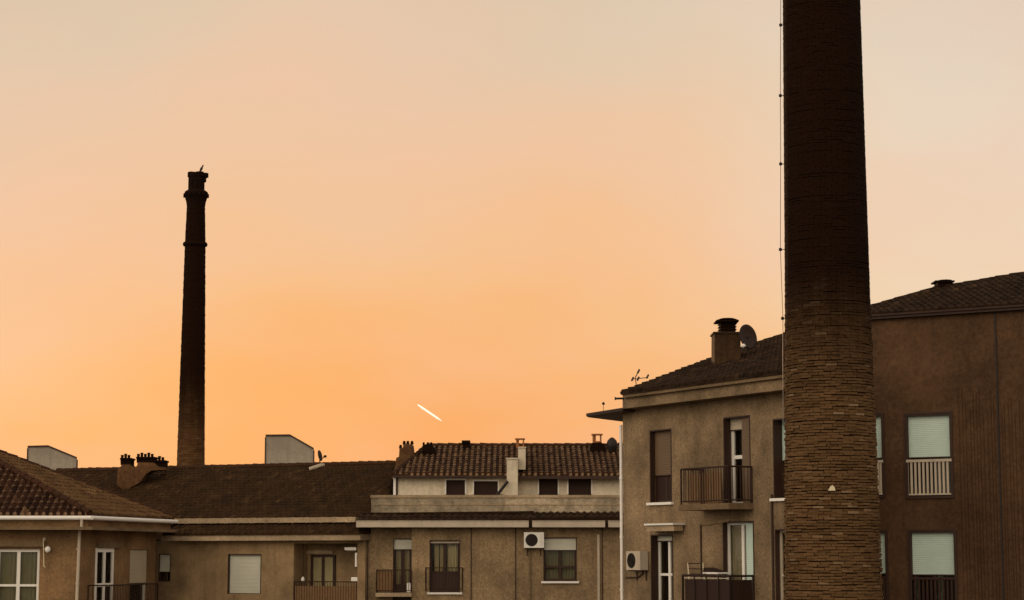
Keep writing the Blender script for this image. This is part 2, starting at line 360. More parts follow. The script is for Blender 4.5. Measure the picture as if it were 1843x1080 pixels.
def tiles(T, poly, u_dir, v_dir, mat, parent=None, name='roof_tiles', pitch=.25, rowlen=.38, amp=.07, lift=.03, riser=1, base=None, vmin_off=0, jit=.012):
    """barrel tiles laid in courses over a planar polygon"""
    U = Vector(u_dir).normalized(); V = Vector(v_dir).normalized(); Nn = U.cross(V).normalized()
    if Nn.z < 0: Nn = -Nn
    O = Vector(poly[0]); P2 = [((Vector(p) - O).dot(U), (Vector(p) - O).dot(V)) for p in poly]
    vmin = min(p[1] for p in P2); vmax = max(p[1] for p in P2)
    def rng(v):
        xs = []
        for (a, b), (c, d) in zip(P2, P2[1:] + P2[:1]):
            if (b - v) * (d - v) <= 0 and abs(b - d) > 1e-9: xs.append(a + (c - a) * (v - b) / (d - b))
            elif abs(b - d) <= 1e-9 and abs(b - v) < 1e-6: xs += [a, c]
        return (min(xs), max(xs)) if xs else None
    mb = MB(); S = 6; rows = int(math.ceil((vmax - vmin) / rowlen)); rr = random.Random(5)
    def hgt(s): return amp * (math.sin(math.pi * s / .62) if s < .62 else -.45 * math.sin(math.pi * (s - .62) / .38))
    for r in range(rows):
        v0 = vmin + r * rowlen; v1 = min(vmax, v0 + rowlen)
        ra, rb = rng(v0 + 1e-5), rng(v1 - 1e-5)
        if not ra or not rb: continue
        lo = int(math.floor(min(ra[0], rb[0]) / pitch)); hi = int(math.ceil(max(ra[1], rb[1]) / pitch))
        for k in range(lo, hi):
            ja = rr.uniform(-jit, jit); jb = rr.uniform(-jit, jit); js = rr.uniform(-.02, .02)
            prev = None
            for j in range(S + 1):
                s = j / S; u = (k + s) * pitch; h = hgt(min(s, 1))
                ua = min(max(u, ra[0]), ra[1]); ub = min(max(u, rb[0]), rb[1])
                cur = (O + U * ua + V * (v0 + js) + Nn * (h + lift + .035 + ja), O + U * ub + V * v1 + Nn * (h + lift + jb), O + U * ua + V * (v0 + js) + Nn * (-.02), ua, ub, s)
                if prev and (cur[3] - prev[3] > 1e-5 or cur[4] - prev[4] > 1e-5):
                    q = [(k + .05 + .9 * prev[5], r + .1), (k + .05 + .9 * cur[5], r + .1), (k + .05 + .9 * cur[5], r + .9), (k + .05 + .9 * prev[5], r + .9)]
                    mb.face([prev[0], cur[0], cur[1], prev[1]], 0, q)
                    if cur[3] - prev[3] > 1e-5:
                        mb.face([prev[2], cur[2], cur[0], prev[0]], 1 if (s <= .64 and riser) else 0, q)
                prev = cur
    return T.part(name, mb, [mat, M['mortar']], parent)
def ridge(mb, a, b, r=.12, L=.42):
    a, b = Vector(a), Vector(b); d = b - a; n = max(1, int(d.length / L))
    for k in range(n):
        p = a + d * (k / n); q = a + d * ((k + 1.12) / n)
        mb.tube(p + Vector((0, 0, random.uniform(-.008, .012))), q, r * 1.08, 8, r * .86)
    return mb
def outline(mb, pts, Y, depth, m=0):                   # silhouette at distance Y with a real thickness
    P = [atY(x, y, Y) for x, y in pts]; Q = [p + Vector((0, depth, 0)) for p in P]
    return mb.hull8(P, Q, m)
def prism(mb, poly, z0, z1, m=0, skip=()):              # footprint polygon body without the sides in skip
    n = len(poly)
    for k in range(n):
        if k in skip: continue
        (ax, ay), (bx, by) = poly[k], poly[(k + 1) % n]
        mb.face([(ax, ay, z0), (bx, by, z0), (bx, by, z1), (ax, ay, z1)], m)
    mb.face([(x, y, z1) for x, y in poly], m)
def roof_solid(mb, top, zb):                            # outline of the roof plane, dropped to the eaves level
    mb.hull8([(p[0], p[1], zb) for p in top], [(p[0], p[1], p[2]) for p in top])
def satellite_dish(name, label, c, r, direction, mat, base, arm=True, lnb='white', group=None, lnb_pt=None):
    T = Thing(name, label, 'satellite dish', base, group); d = Vector(direction).normalized(); c = Vector(c)
    mb = MB(); prof = [(r * k / 6, -.16 * r * (1 - (k / 6) ** 2)) for k in range(7)]
    prof = [(max(p[0], .004), p[1]) for p in prof]; back = [(p[0], p[1] - .02) for p in reversed(prof)]
    mb.lathe(c, prof + back, 24, axis=d); T.part('reflector', mb, mat, smooth=True)
    mb = MB(); mb.tube(base, Vector((base[0], base[1], c.z)), .025, 8); mb.tube(Vector((base[0], base[1], c.z)), c - d * .1 * r, .025, 6); T.part('mast', mb, M['black'])
    if arm:
        lp = Vector(lnb_pt) if lnb_pt is not None else c + d * r * .9 - Vector((0, 0, r * .35)); mb = MB(); mb.tube(c - Vector((0, 0, r * .85)), lp, .015, 6); a_ = T.part('feed_arm', mb, M['black'])
        mb = MB(); mb.lathe(lp, [(.03, -.06), (.055, -.02), (.055, .04), (.03, .07)], 10, axis=d); T.part('feed_horn', mb, M[lnb], a_)
    return T
def ac_unit(label, F, x0, y0, x1, y1, off, dep, cm='white'):
    u0, u1, z0, z1 = F.rect(x0, y0, x1, y1, off + dep); c = F.p((u0 + u1) / 2, z0, off)
    T = Thing('air_conditioner', label, 'air conditioner', c, 'air conditioners on the walls')
    mb = MB(); F.fbox(mb, u0, u1, z0, z1, off + .03, off + dep); T.part('casing', mb, M[cm])
    cc = F.p(u0 + (u1 - u0) * .38, (z0 + z1) / 2, off + dep); R_ = (z1 - z0) * .40
    mb = MB(); mb.lathe(cc, [(R_, -.01), (R_, .012), (R_ * .9, .014), (R_ * .9, .002)], 22, axis=F.n)
    for k in range(6):
        rr = R_ * (.15 + .14 * k); pts = [cc + F.n * .014 + (F.t * math.cos(a * .5236) + Vector((0, 0, 1)) * math.sin(a * .5236)) * rr for a in range(13)]
        mb.path(pts, .006, 4)
    g = T.part('fan_grille', mb, M['black'])
    mb = MB()
    for k in range(5):
        a = k * 1.2566; d = F.t * math.cos(a) + Vector((0, 0, 1)) * math.sin(a); e = F.t * -math.sin(a) + Vector((0, 0, 1)) * math.cos(a)
        mb.face([cc + F.n * .006, cc + F.n * .006 + d * R_ * .8 + e * R_ * .22, cc + F.n * .008 + d * R_ * .8 - e * R_ * .12])
    T.part('fan_blade', mb, M['rust'], g)
    for uu in (u0 + .12, u1 - .12):
        mb = MB(); F.fbox(mb, uu - .015, uu + .015, z0 - .035, z0 - .003, off, off + dep); F.fbox(mb, uu - .015, uu + .015, z0 - .3, z0 - .035, off, off + .03)
        T.part('bracket', mb, M['iron'])
    mb = MB()
    for k in range(9):
        zk = z0 + (z1 - z0) * (.15 + .085 * k); F.fbox(mb, u1 - (u1 - u0) * .2, u1 - .03, zk, zk + .01, off + dep, off + dep + .006)
    T.part('vent_slots', mb, M['gut'])
    return T

# ------------------------------------------------------------------ ground
mb = MB(); S_ = 9000; mb.face([(-S_, -S_, 0), (S_, -S_, 0), (S_, S_, 0), (-S_, S_, 0)])
g = link_mesh('ground', mb, M['ground']); g['kind'] = 'structure'

# ================================================================== BUILDING A : hipped house at the left edge
FA = Face(-15.04, 70, 1, 0); FA2 = Face(-15.04, 70, 1.39, 7.0)
TA = Thing('house', 'brown house with hipped clay tile roof and white gutter at the left edge', 'house', (-18, 73, 0))
zg = FA.rect(0, 929, 120, 931, .5)[3]; zeb = FA.rect(0, 949, 120, 957, .55)
ztopA = zeb[3]
window(TA, FA, -8, 988, 70, 1120, 'balcony_door', 2, (.5,), curtain=[(.04, .47), (.53, .96)], clabel='curtainG', fw=.10)
mb = MB(); FA.pbox(mb, -8, 973, 78, 984, 0, .12); TA.part('lintel', mb, M['eave'])
LA2 = 7.13
window(TA, FA2, 170, 986, 203, 1120, 'balcony_door', 2, (.5,), fw=.15, off=-.04)
mb = MB(); FA2.pbox(mb, 178, 976, 218, 986, 0, .10); TA.part('lintel', mb, M['eave'])
window(TA, FA2, 233, 989, 266, 1120, 'balcony_door', 1, (), frame='white', shutter=.46, blind='blindC', fw=.16)
mb = MB(); FA.wall(mb, -14, 0, 0, ztopA); FA2.wall(mb, 0, LA2, 0, ztopA)
PA = [(-29.04, 70), (-15.04, 70), (FA2.p(LA2, 0).x, FA2.p(LA2, 0).y), (-27, 79.5)]
prism(mb, PA, 0, ztopA, 0, (0, 1)); TA.part('wall', mb, [M['plA'], M['inner']])
def mitre(F1, F2, o):                                    # corner of two offset facades
    a, b = F1.O + F1.n * o, F2.O + F2.n * o
    d = F1.t.x * F2.t.y - F1.t.y * F2.t.x; s = ((b - a).x * F2.t.y - (b - a).y * F2.t.x) / d
    return a + F1.t * s
def ringA(o, inset=0):
    c = mitre(FA, FA2, o); e = FA2.p(LA2 + o, 0, o); l = FA.p(-14, 0, o); return [l, c, e, FA2.p(LA2 + o, 0, -2.5), FA.p(-14, 0, -2.5)]
mb = MB(); r0 = ringA(.66); mb.hull8([(p.x, p.y, ztopA - .09) for p in r0], [(p.x, p.y, ztopA + .02) for p in r0]); TA.part('eaves', mb, M['eave'])
mb = MB(); r0 = ringA(.42); mb.hull8([(p.x, p.y, ztopA + .02) for p in r0], [(p.x, p.y, zg - .02) for p in r0]); TA.part('fascia', mb, M['plA'])
ze = zg + .03
c0 = mitre(FA, FA2, .5); c0.z = ze; c1 = FA2.p(LA2 + .55, ze, .5); el = FA.p(-14.5, ze, .5)
apx = atY(-105, 778, 75.0); cb = Vector((-27.5, 80, ze))
roofA = MB(); ap = tuple(apx)
for tri in ((el, c0, apx), (c0, c1, apx), (c1, cb, apx), (cb, el, apx)): roofA.face(tri)
roofA.face([el, cb, c1, c0]); ra = TA.part('roof', roofA, M['tileA2'])
def slope_dir(a, b, c):
    U = (Vector(b) - Vector(a)).normalized(); W = Vector(c) - Vector(a); V = W - U * W.dot(U); return U, V.normalized()
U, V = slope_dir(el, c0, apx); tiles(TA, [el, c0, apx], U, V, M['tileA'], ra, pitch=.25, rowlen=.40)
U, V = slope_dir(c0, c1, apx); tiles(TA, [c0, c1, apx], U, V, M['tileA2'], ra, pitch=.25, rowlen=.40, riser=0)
mb = MB(); ridge(mb, c0 + Vector((0, 0, .08)), apx + Vector((0, 0, .08))); ridge(mb, c1 + Vector((0, 0, .05)), apx + Vector((0, 0, .05))); TA.part('hip_tiles', mb, M['tileA'], ra)
mb = MB(); gr = [FA.p(-14.5, zg - .06, .60), mitre(FA, FA2, .60) + Vector((0, 0, zg - .06)), FA2.p(LA2 + .6, zg - .06, .60)]
for a, b in zip(gr, gr[1:]):
    mb.tube(a, b, .075, 10)
TA.part('gutter', mb, M['pale'])
u, z = FA.at(146, 950, .1); mb = MB(); gx = FA.p(FA.at(147, 940, .6)[0], zg - .06, .6)
mb.path([gx, gx + Vector((0, 0, -.32))], .05, 8); mb.path([FA.p(FA.at(143, 965, .08)[0], ztopA - .09, .08), FA.p(FA.at(138, 1075, .08)[0], 8.0, .08)], .055, 8)
for zz_ in (10.2, 9.0): mb.tube(FA.p(FA.at(140, 1020, .08)[0], zz_, .08), FA.p(FA.at(140, 1020, .08)[0], zz_ + .06, .08), .07, 8)
TA.part('downpipe', mb, M['gut'])
# railing of the side balcony of A
zf = 8.1
a = FA2.at(190, 1050, .7)[0]; b = FA2.at(284, 1050, .7)[0]; zt = FA2.rect(200, 1052, 280, 1060, .7)[3]
bal = MB(); FA2.fbox(bal, a + .05, b + .15, zt - 1.2, zt - 1.03, -.01, .8); bb = TA.part('balcony', bal, M['eave'])
mb = MB(); railing(mb, [FA2.p(a + .1, zt - 1.0, .02), FA2.p(a + .1, zt - 1.0, .7), FA2.p(b, zt - 1.0, .7), FA2.p(b, zt - 1.0, .02)], 1.0, .14, .012, .025); TA.part('railing', mb, M['rust'], bb)
mb = MB(); sh = []
mb = MB()

# wall lamp and awning crank on A
c = FA.p(FA.at(86, 989, .2)[0], FA.at(86, 989, .2)[1], 0)
TL = Thing('wall_lamp', 'small white globe lamp beside the white door of the left house', 'lamp', c)
mb = MB(); mb.lathe(c + Vector((0, -.2, 0)), [(.03, -.11), (.085, -.07), (.105, 0), (.085, .07), (.03, .11)], 14); TL.part('globe', mb, M['pale'], smooth=True)
mb = MB(); mb.tube(c, c + Vector((0, -.12, .02)), .02, 6); mb.box(c + Vector((0, -.015, .02)), (.12, .03, .16)); TL.part('bracket', mb, M['iron'])
TK = Thing('awning_crank', 'thin pale awning crank rod hanging beside the white door of the left house', 'crank rod', FA.p(FA.at(77, 1020, .15)[0], FA.at(77, 1020, .15)[1], .0))
mb = MB(); q0 = FA.p(*FA.at(78, 972, .15), .15); q1 = FA.p(*FA.at(79, 1019, .15), .15)
mb.path([q0, q1, q1 + Vector((.05, 0, -.04))], .018, 6); TK.part('rod', mb, M['curtain'])
mb = MB(); mb.tube(q0, q0 + Vector((0, .15, 0)), .02, 6); mb.box(q0 + Vector((0, .13, .02)), (.09, .04, .12)); TK.part('bracket', mb, M['gut'])

# ================================================================== BUILDING B : long low block with the big dark roof
FB = Face(-5.39, 74, 8.3, -4.0)
TB = Thing('apartment_building', 'ochre apartment block under the long dark roof, with one large closed cream blind', 'apartment building', (-10, 77, 0))
uL = -19.5
zfa = FB.rect(290, 962, 658, 973, .4); zt1, zb1 = zfa[3], zfa[2]
window(TB, FB, 410, 997, 470, 1069, 'window', 2, (), frame='frame', shutter=.985, blind='blindW', off=-.2, shade_edge=1.3)
window(TB, FB, 286, 997, 307, 1047, 'window', 2, (), frame='frame', shutter=.64, blind='blindW', off=-.12, curtain=[(.2, .5)], shade_edge=1.3)
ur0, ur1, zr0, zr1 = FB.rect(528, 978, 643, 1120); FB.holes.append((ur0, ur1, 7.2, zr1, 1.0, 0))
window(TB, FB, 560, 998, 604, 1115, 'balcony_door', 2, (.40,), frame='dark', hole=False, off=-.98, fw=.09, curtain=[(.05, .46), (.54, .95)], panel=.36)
mb = MB(); FB.pbox(mb, 545, 991, 598, 997, -1.0, -.9); TB.part('lintel', mb, M['fascia'])
mb = MB(); FB.wall(mb, uL, 0, 0, zb1 + .01)
PB = [(FB.p(uL, 0).x, FB.p(uL, 0).y), (-5.39, 74), (-5.39, 84.5), (-18, 91)]
prism(mb, PB, 0, zb1, 0, (0,)); TB.part('wall', mb, [M['plB'], M['inner']])
mb = MB(); FB.fbox(mb, FB.at(290, 967, .4)[0], .0, zb1, zt1, -.8, .4); TB.part('fascia', mb, M['fascia'])
bl = MB(); FB.fbox(bl, ur0 + .02, ur1 - .02, 7.0, 7.2, -.98, .05); bB = TB.part('balcony', bl, M['eave'])
zrt = FB.rect(528, 1047, 643, 1050, 0)[3]
mb = MB(); railing(mb, [FB.p(ur0 + .03, zrt - 1.0, .0), FB.p(ur1 - .03, zrt - 1.0, .0)], 1.0, .11, .009, .02); TB.part('railing', mb, M['rust'], bB)
mb = MB(); FB.fbox(mb, ur0 + .06, ur1 - .06, zrt - 1.0, zrt - .16, -.06, -.03); TB.part('privacy_screen', mb, M['reed'], bB)
# lower tile strip, then box gutter, then the big roof
zgb = FB.rect(320, 937, 640, 946, -.9)      # wall between
zs_top = FB.rect(330, 943, 640, 944, -.9)[3]
gl = FB.at(300, 940, -.5)[0]; gr_ = FB.at(641, 940, -.5)[0]
p0, p1, p2, p3 = FB.p(FB.at(292, 962, .45)[0], zt1 + .02, .45), FB.p(0, zt1 + .02, .45), FB.p(0, zs_top, -.75), FB.p(FB.at(292, 962, .45)[0], zs_top, -.75)
mb = MB(); roof_solid(mb, [p0, p1, p2, p3], zt1 - .02); ls = TB.part('eaves_roof', mb, M['tileB'])
U, V = slope_dir(p0, p1, p2); tiles(TB, [p0, p1, p2, p3], U, V, M['tileB'], ls, rowlen=.36, riser=0, lift=.01, amp=.05)
za, zb_ = FB.rect(317, 932, 641, 941, -.45)[3], FB.rect(317, 932, 641, 941, -.45)[2]
mb = MB(); FB.fbox(mb, gl, gr_, zb_, za, -.8, -.45)
for k in range(14):
    uu = gl + (gr_ - gl) * (k + .5) / 14; FB.fbox(mb, uu - .02, uu + .02, zb_ - .02, za + .012, -.8, -.438)
TB.part('gutter', mb, M['fascia'])
zeB = za - .02; zrB = FB.at(430, 842.5, -6.6)[1]
uR = FB.at(712, 838, -6.6)[0]; uRe = FB.at(690, 932, -.7)[0]
e0, e1, e2, e3 = FB.p(uL, zeB, -.7), FB.p(uRe, zeB, -.7), FB.p(uR, zrB, -6.6), FB.p(uL, zrB, -6.6)
mb = MB(); roof_solid(mb, [e0, e1, e2, e3], zb1 + .05); rb = TB.part('roof', mb, M['tileB'])
U, V = slope_dir(e0, e1, e2); tiles(TB, [e0, e1, e2, e3], U, V, M['tileB'], rb, rowlen=.34, pitch=.21, riser=0, amp=.045, jit=.01)
mb = MB(); ridge(mb, e3 + Vector((0, 0, .05)), e2 + Vector((0, 0, .05))); TB.part('ridge_tiles', mb, M['tileC'], rb)
# masonry stacks on the roof of B
YB = FB.p(FB.at(240, 850, -5.0)[0], 0, -5.0).y
mb = MB(); outline(mb, [(210, 872), (221, 882), (232, 879), (252, 868), (262, 854), (272, 847), (285, 846), (297, 846), (297, 841), (285, 840), (278, 833), (248, 832), (246, 840), (236, 840), (234, 836), (219, 836), (217, 841), (212, 843)], YB - 1.0, 1.0)
ck = TB.part('chimney', mb, M['stack'], rb, label='broad slanting masonry chimney block')
for (x0, y0, x1, y1, pots) in ((217, 824, 235, 837, 3), (246, 822, 277, 833, 5), (278, 828, 296, 842, 3)):
    mb = MB(); outline(mb, [(x0, y1), (x1, y1), (x1 + .5, y0 + 3), (x0 - .5, y0 + 3)], YB - .9, .8)
    outline(mb, [(x0 - 1.5, y0 + 3), (x1 + 1.5, y0 + 3), (x1 + 1, y0), (x0 - 1, y0)], YB - .98, .96)
    for k in range(pots):
        px = x0 + (x1 - x0) * (k + .5) / pots; b_0 = atY(px, y0, YB - .5); mb.tube(b_0, b_0 + Vector((0, 0, .12 + .05 * (k % 2))), .055, 8, .065)
    TB.part('chimney', mb, M['soot'], rb)
# pale roof hatch and small folded item near the ridge
pc = hit(571, 843.5, e0, (U.cross(V)).normalized()); Nn = U.cross(V).normalized()
TW = Thing('roof_window', 'small pale tilted roof window just under the ridge of the long dark roof', 'roof window', pc)
mb = MB()
a_, b2 = U * .19 + V * .30, V * .10 - U * .07
c8 = [pc - a_ - b2, pc + a_ - b2, pc + a_ + b2, pc - a_ + b2]
mb.hull8([p - Nn * .02 for p in c8], [p + Nn * .13 for p in c8]); TW.part('frame', mb, M['gut'])
mb = MB(); c8 = [pc - a_ * .8 - b2 * .8, pc + a_ * .8 - b2 * .8, pc + a_ * .8 + b2 * .8, pc - a_ * .8 + b2 * .8]; mb.hull8([p + Nn * .13 for p in c8], [p + Nn * .14 for p in c8]); TW.part('pane', mb, M['blindC'])
db = atY(575.5, 840, 82.5)
satellite_dish('satellite_dish', 'small dark dish seen edge on above the long ridge, right of the pale block', atY(576.5, 820, 82.5), .23, (.93, -.25, .2), M['rust'], db, True, 'black')
# fittings in the loggia of B
def fit(label, name, cat, x0, y0, x1, y1, n0, n1, mat, group=None, F=FB):
    u0, u1, z0, z1 = F.rect(x0, y0, x1, y1, n1); T = Thing(name, label, cat, F.p((u0 + u1) / 2, z0, n0), group)
    return T, (u0, u1, z0, z1)
T_, (a, b, c, d) = fit('short white awning box high in the right corner of the recessed balcony', 'awning_box', 'awning', 620, 985, 641, 990, -.4, -.15, 'pale')
mb = MB(); FB.fbox(mb, a, b, c, d, -.4, -.15); T_.part('cassette', mb, M['pale']); mb = MB(); FB.fbox(mb, a + .05, b - .05, c - .03, c, -.3, -.2); T_.part('valance', mb, M['gut'])
T_, (a, b, c, d) = fit('upright white tube lamp on the right side of the recessed balcony', 'tube_lamp', 'lamp', 637, 995, 643, 1020, -.2, -.08, 'pale')
mb = MB(); mb.tube(FB.p((a + b) / 2, c, -.14), FB.p((a + b) / 2 + .0, d, -.14), .055, 10); T_.part('tube', mb, M['pale'])
mb = MB(); FB.fbox(mb, b - .03, b, c + .08, d - .08, -.17, -.11); T_.part('holder', mb, M['iron'])
T_, (a, b, c, d) = fit('small white meter box on the railing end of the recessed balcony', 'meter_box', 'box', 632, 1039, 643, 1046, -.2, -.02, 'pale')
mb = MB(); FB.fbox(mb, a, b, c, d, -.2, -.02); T_.part('case', mb, M['pale']); mb = MB(); FB.fbox(mb, a + .03, b - .03, c + .02, d - .02, -.02, -.012); T_.part('cover', mb, M['white'])
T_, (a, b, c, d) = fit('white pear shaped lantern hanging on a cord at the left of the recessed balcony', 'hanging_lantern', 'lantern', 541, 1038, 547, 1047, -.4, -.3, 'pale')
mb = MB(); mb.lathe(FB.p((a + b) / 2, c, -.35), [(.03, 0), (.075, .05), (.07, .10), (.02, .19)], 12); T_.part('shade', mb, M['pale'], smooth=True)
mb = MB(); mb.tube(FB.p((a + b) / 2, d, -.35), FB.p((a + b) / 2, zr1, -.35), .01, 5); T_.part('cord', mb, M['iron'])

# ================================================================== BUILDING C : centre block with terrace and attic
FC0 = Face(-5.39, 74.35, 1, 0); FC = Face(-5.39, 74, 1, 0); FP = Face(-5.39, 74.6, 1, 0); FT = Face(-5.39, 77, 1, 0)
TC = Thing('apartment_building', 'tan apartment block with roof terrace, white attic and rust tile roof in the centre', 'apartment building', (0, 78, 0))
zgC = FC.rect(640, 938, 1115, 949, .45); z_top = zgC[2] + .04
ub = FC.at(741, 1000)[0]; uE = 11.5
window(TC, FC0, 707, 969, 742, 1120, 'balcony_door', 2, (), frame='dark', shutter=.13, blind='blindW', curtain=[(.12, .45), (.55, .95)], fw=.11, panel=.45, shade_edge=1.3)
window(TC, FC, 773, 972, 828, 1066, 'balcony_door', 2, (.36,), frame='dark', curtain=[(.15, .30), (.33, .46), (.58, .95)], fw=.09, panel=.40, sill=True, shutter=.06, blind='blindC', shade_edge=1.3)
window(TC, FC, 978, 967, 1038, 1046, 'window', 2, (.32,), frame='frame', shutter=.29, blind='blindW', curtain=[(.06, .45), (.55, .94)], clabel='curtainG', sill=True, fw=.08, shade_edge=1.3)
mb = MB(); FC0.wall(mb, 0, ub, 0, z_top); h0 = FC.holes; FC.wall(mb, ub, uE, 0, z_top)
mb.face([FC.p(ub, 0), FC.p(ub, z_top), FC0.p(ub, z_top), FC0.p(ub, 0)])
prism(mb, [(-5.39, 74.35), (6.1, 74.35), (6.1, 85), (-5.39, 85)], 0, z_top, 0, (0,)); TC.part('wall', mb, [M['plC'], M['inner']])
mb = MB()
for px in (661, 848, 928, 1084):
    FC.fbox(mb, FC.at(px, 1000)[0] - .018, FC.at(px, 1000)[0] + .018, 0, z_top - .05, .0 if px > 700 else -.35, .02 if px > 700 else -.33)
TC.part('wall_joint', mb, M['frame'])
mb = MB(); FC.fbox(mb, FC.at(955, 1000)[0] - .02, FC.at(955, 1000)[0] + .02, 6, FC.at(955, 990)[1], 0, .03); TC.part('cable_duct', mb, M['eave'])
mb = MB(); FC.fbox(mb, FC.at(1077, 1000)[0] - .04, FC.at(1077, 1000)[0] + .04, 0, FC.at(1077, 962)[1], 0, .07); TC.part('downpipe', mb, M['gut'])
# gutter pieces with joints
for (a, b) in ((641, 951.5), (958, 1089), (1095, 1118)):
    mb = MB(); u0, u1 = FC.at(a, 943, .5)[0], FC.at(b, 943, .5)[0]
    FC.fbox(mb, u0, u1, zgC[2], zgC[3], .28, .5); FC.fbox(mb, u0, u1, zgC[3], zgC[3] + .02, .26, .52); TC.part('gutter', mb, M['gut'])
mb = MB(); FC.fbox(mb, -.3, 11.4, zgC[2] - .02, zgC[2] + .02, -.3, .27); FC.fbox(mb, -.3, 11.4, zgC[2] + .02, zgC[3] - .03, .0, .25); TC.part('eaves', mb, M['frame'])
zps = FP.rect(668, 921, 1115, 922)[3]
p0, p1, p2, p3 = FC.p(-.25, zgC[3] - .02, .3), FC.p(11.4, zgC[3] - .02, .3), FC.p(11.4, zps - .02, -.62), FC.p(-.25, zps - .02, -.62)
mb = MB(); roof_solid(mb, [p0, p1, p2, p3], zgC[3] - .2); ls = TC.part('eaves_roof', mb, M['tileD'])
U, V = slope_dir(p0, p1, p2); tiles(TC, [p0, p1, p2, p3], U, V, M['tileD'], ls, rowlen=.36, riser=0, lift=.005, amp=.04)
# terrace parapet
q = FP.rect(668, 891, 1116, 921); mb = MB()
FP.fbox(mb, q[0], 11.4, q[2] - .25, q[3] - .10, -.22, 0); FP.fbox(mb, q[0], q[0] + .2, q[2] - .3, q[3] - .10, -2.4, -.22)
pr = TC.part('parapet', mb, M['parapet'])
mb = MB(); FP.fbox(mb, q[0] - .03, 11.4, q[3] - .10, q[3], -.25, .035); FP.fbox(mb, q[0] - .03, q[0] + .23, q[3] - .10, q[3], -2.4, -.25)
FP.pbox(mb, 640 + 30, 907, 1117, 909, 0, .02)
TC.part('coping', mb, M['fascia'], pr)
mb = MB(); FP.fbox(mb, q[0] + .1, 11.3, z_top, q[2], -8, -.2); TC.part('terrace', mb, M['eave'])
# attic
zf_ = FT.rect(715, 889, 1116, 893)[2] - .5
at_top = FT.rect(880, 850, 990, 851)[3]
for (x0, y0, x1, y1) in ((803, 864, 837, 900), (853, 866, 896, 900), (970, 862, 1004, 900), (1023, 862, 1064, 900)):
    aw, _ = window(TC, FT, x0, y0, x1, y1, 'attic_window', 2, (), frame='dark', shutter=.97, blind='screen', off=-.14, fw=.05)
    ua_, ub_, zl_, zh_ = FT.rect(x0, y0, x1, 889); g_o = MB()
    prof_ = [(ua_ - .05, zl_), (ua_ - .05, zh_ + .06), (ub_ + .05, zh_ + .06), (ub_ + .05, zl_), (ub_, zl_), (ub_, zh_), (ua_, zh_), (ua_, zl_)]
    g_o.hull8([FT.p(u, z, .0) for u, z in prof_], [FT.p(u, z, .04) for u, z in prof_]); TC.part('surround', g_o, M['pale'], aw)
mb = MB(); uA = FT.at(713, 875)[0]; FT.wall(mb, uA, 11.4, zf_, at_top); prism(mb, [(-5.39 + uA, 77), (6.0, 77), (6.0, 84.5), (-5.39 + uA, 84.5)], zf_, at_top, 0, (0,)); TC.part('attic_wall', mb, [M['attic'], M['inner']])
mb = MB(); FT.fbox(mb, FT.at(708, 875)[0], FT.at(712.5, 875)[0], zf_, at_top, -.3, .05); TC.part('corner_pilaster', mb, M['pale'])
mb = MB(); FT.fbox(mb, FT.at(713, 875)[0], FT.at(716, 875)[0], zf_, at_top, -.2, .04); TC.part('attic_downpipe', mb, M['frame'])
FV = Face(-5.39, 76.6, 1, 0); FR = Face(-5.39, 81, 1, 0)
zeC = FV.rect(720, 856, 1100, 858)[3]; zrC = FR.rect(780, 804.5, 1110, 806)[3]
e0, e1 = FV.p(FV.at(707, 858)[0], zeC), FV.p(11.4, zeC); e2, e3 = FR.p(11.4, zrC), FR.p(FR.at(768, 806)[0], zrC)
mb = MB(); roof_solid(mb, [e0, e1, e2, e3], at_top - .02); rc = TC.part('roof', mb, M['tileC'])
U, V = slope_dir(e0, e1, e2); tiles(TC, [e0, e1, e2, e3], U, V, M['tileC'], rc, rowlen=.36, pitch=.225, riser=1, amp=.05, jit=.015)
mb = MB(); ridge(mb, e3 + Vector((0, 0, .04)), e2 + Vector((0, 0, .04))); ridge(mb, e0 + Vector((0, 0, .04)), e3 + Vector((0, 0, .04)), .10); TC.part('ridge_tiles', mb, M['tileC'], rc)
mb = MB(); FV.pbox(mb, 932, 856.5, 1117, 862, -.1, .06); TC.part('gutter', mb, M['frame'], label='dark attic gutter')
mb = MB(); FV.fbox(mb, FV.at(707, 860)[0], FV.at(912, 860)[0], zeC - .07, zeC + .0, -.35, .03); TC.part('attic_fascia', mb, M['frame'])
# white shafts rising from the terrace
for (x0, y0, x1, y1, F, n0, n1) in ((912, 826, 932, 892, FT, .0, .95), (933, 806, 946, 845, FV, -3.2, .0)):
    mb = MB(); F.pbox(mb, x0, y0, x1, y1, n0, n1); F.pbox(mb, x0 - 1, y0 - 2, x1 + 1, y0, n0, n1 + .04); TC.part('ventilation_shaft', mb, M['attic'], rc)
mb = MB(); a = FT.p(*FT.at(894, 892, 1.1), 1.1); b = FT.p(*FT.at(914, 866, 1.1), 1.1); mb.tube(a, b, .06, 8); mb.tube(a + Vector((-.1, -.1, -.05)), a + Vector((.25, -.1, -.03)), .08, 8); TC.part('stair_rail', mb, M['black'])
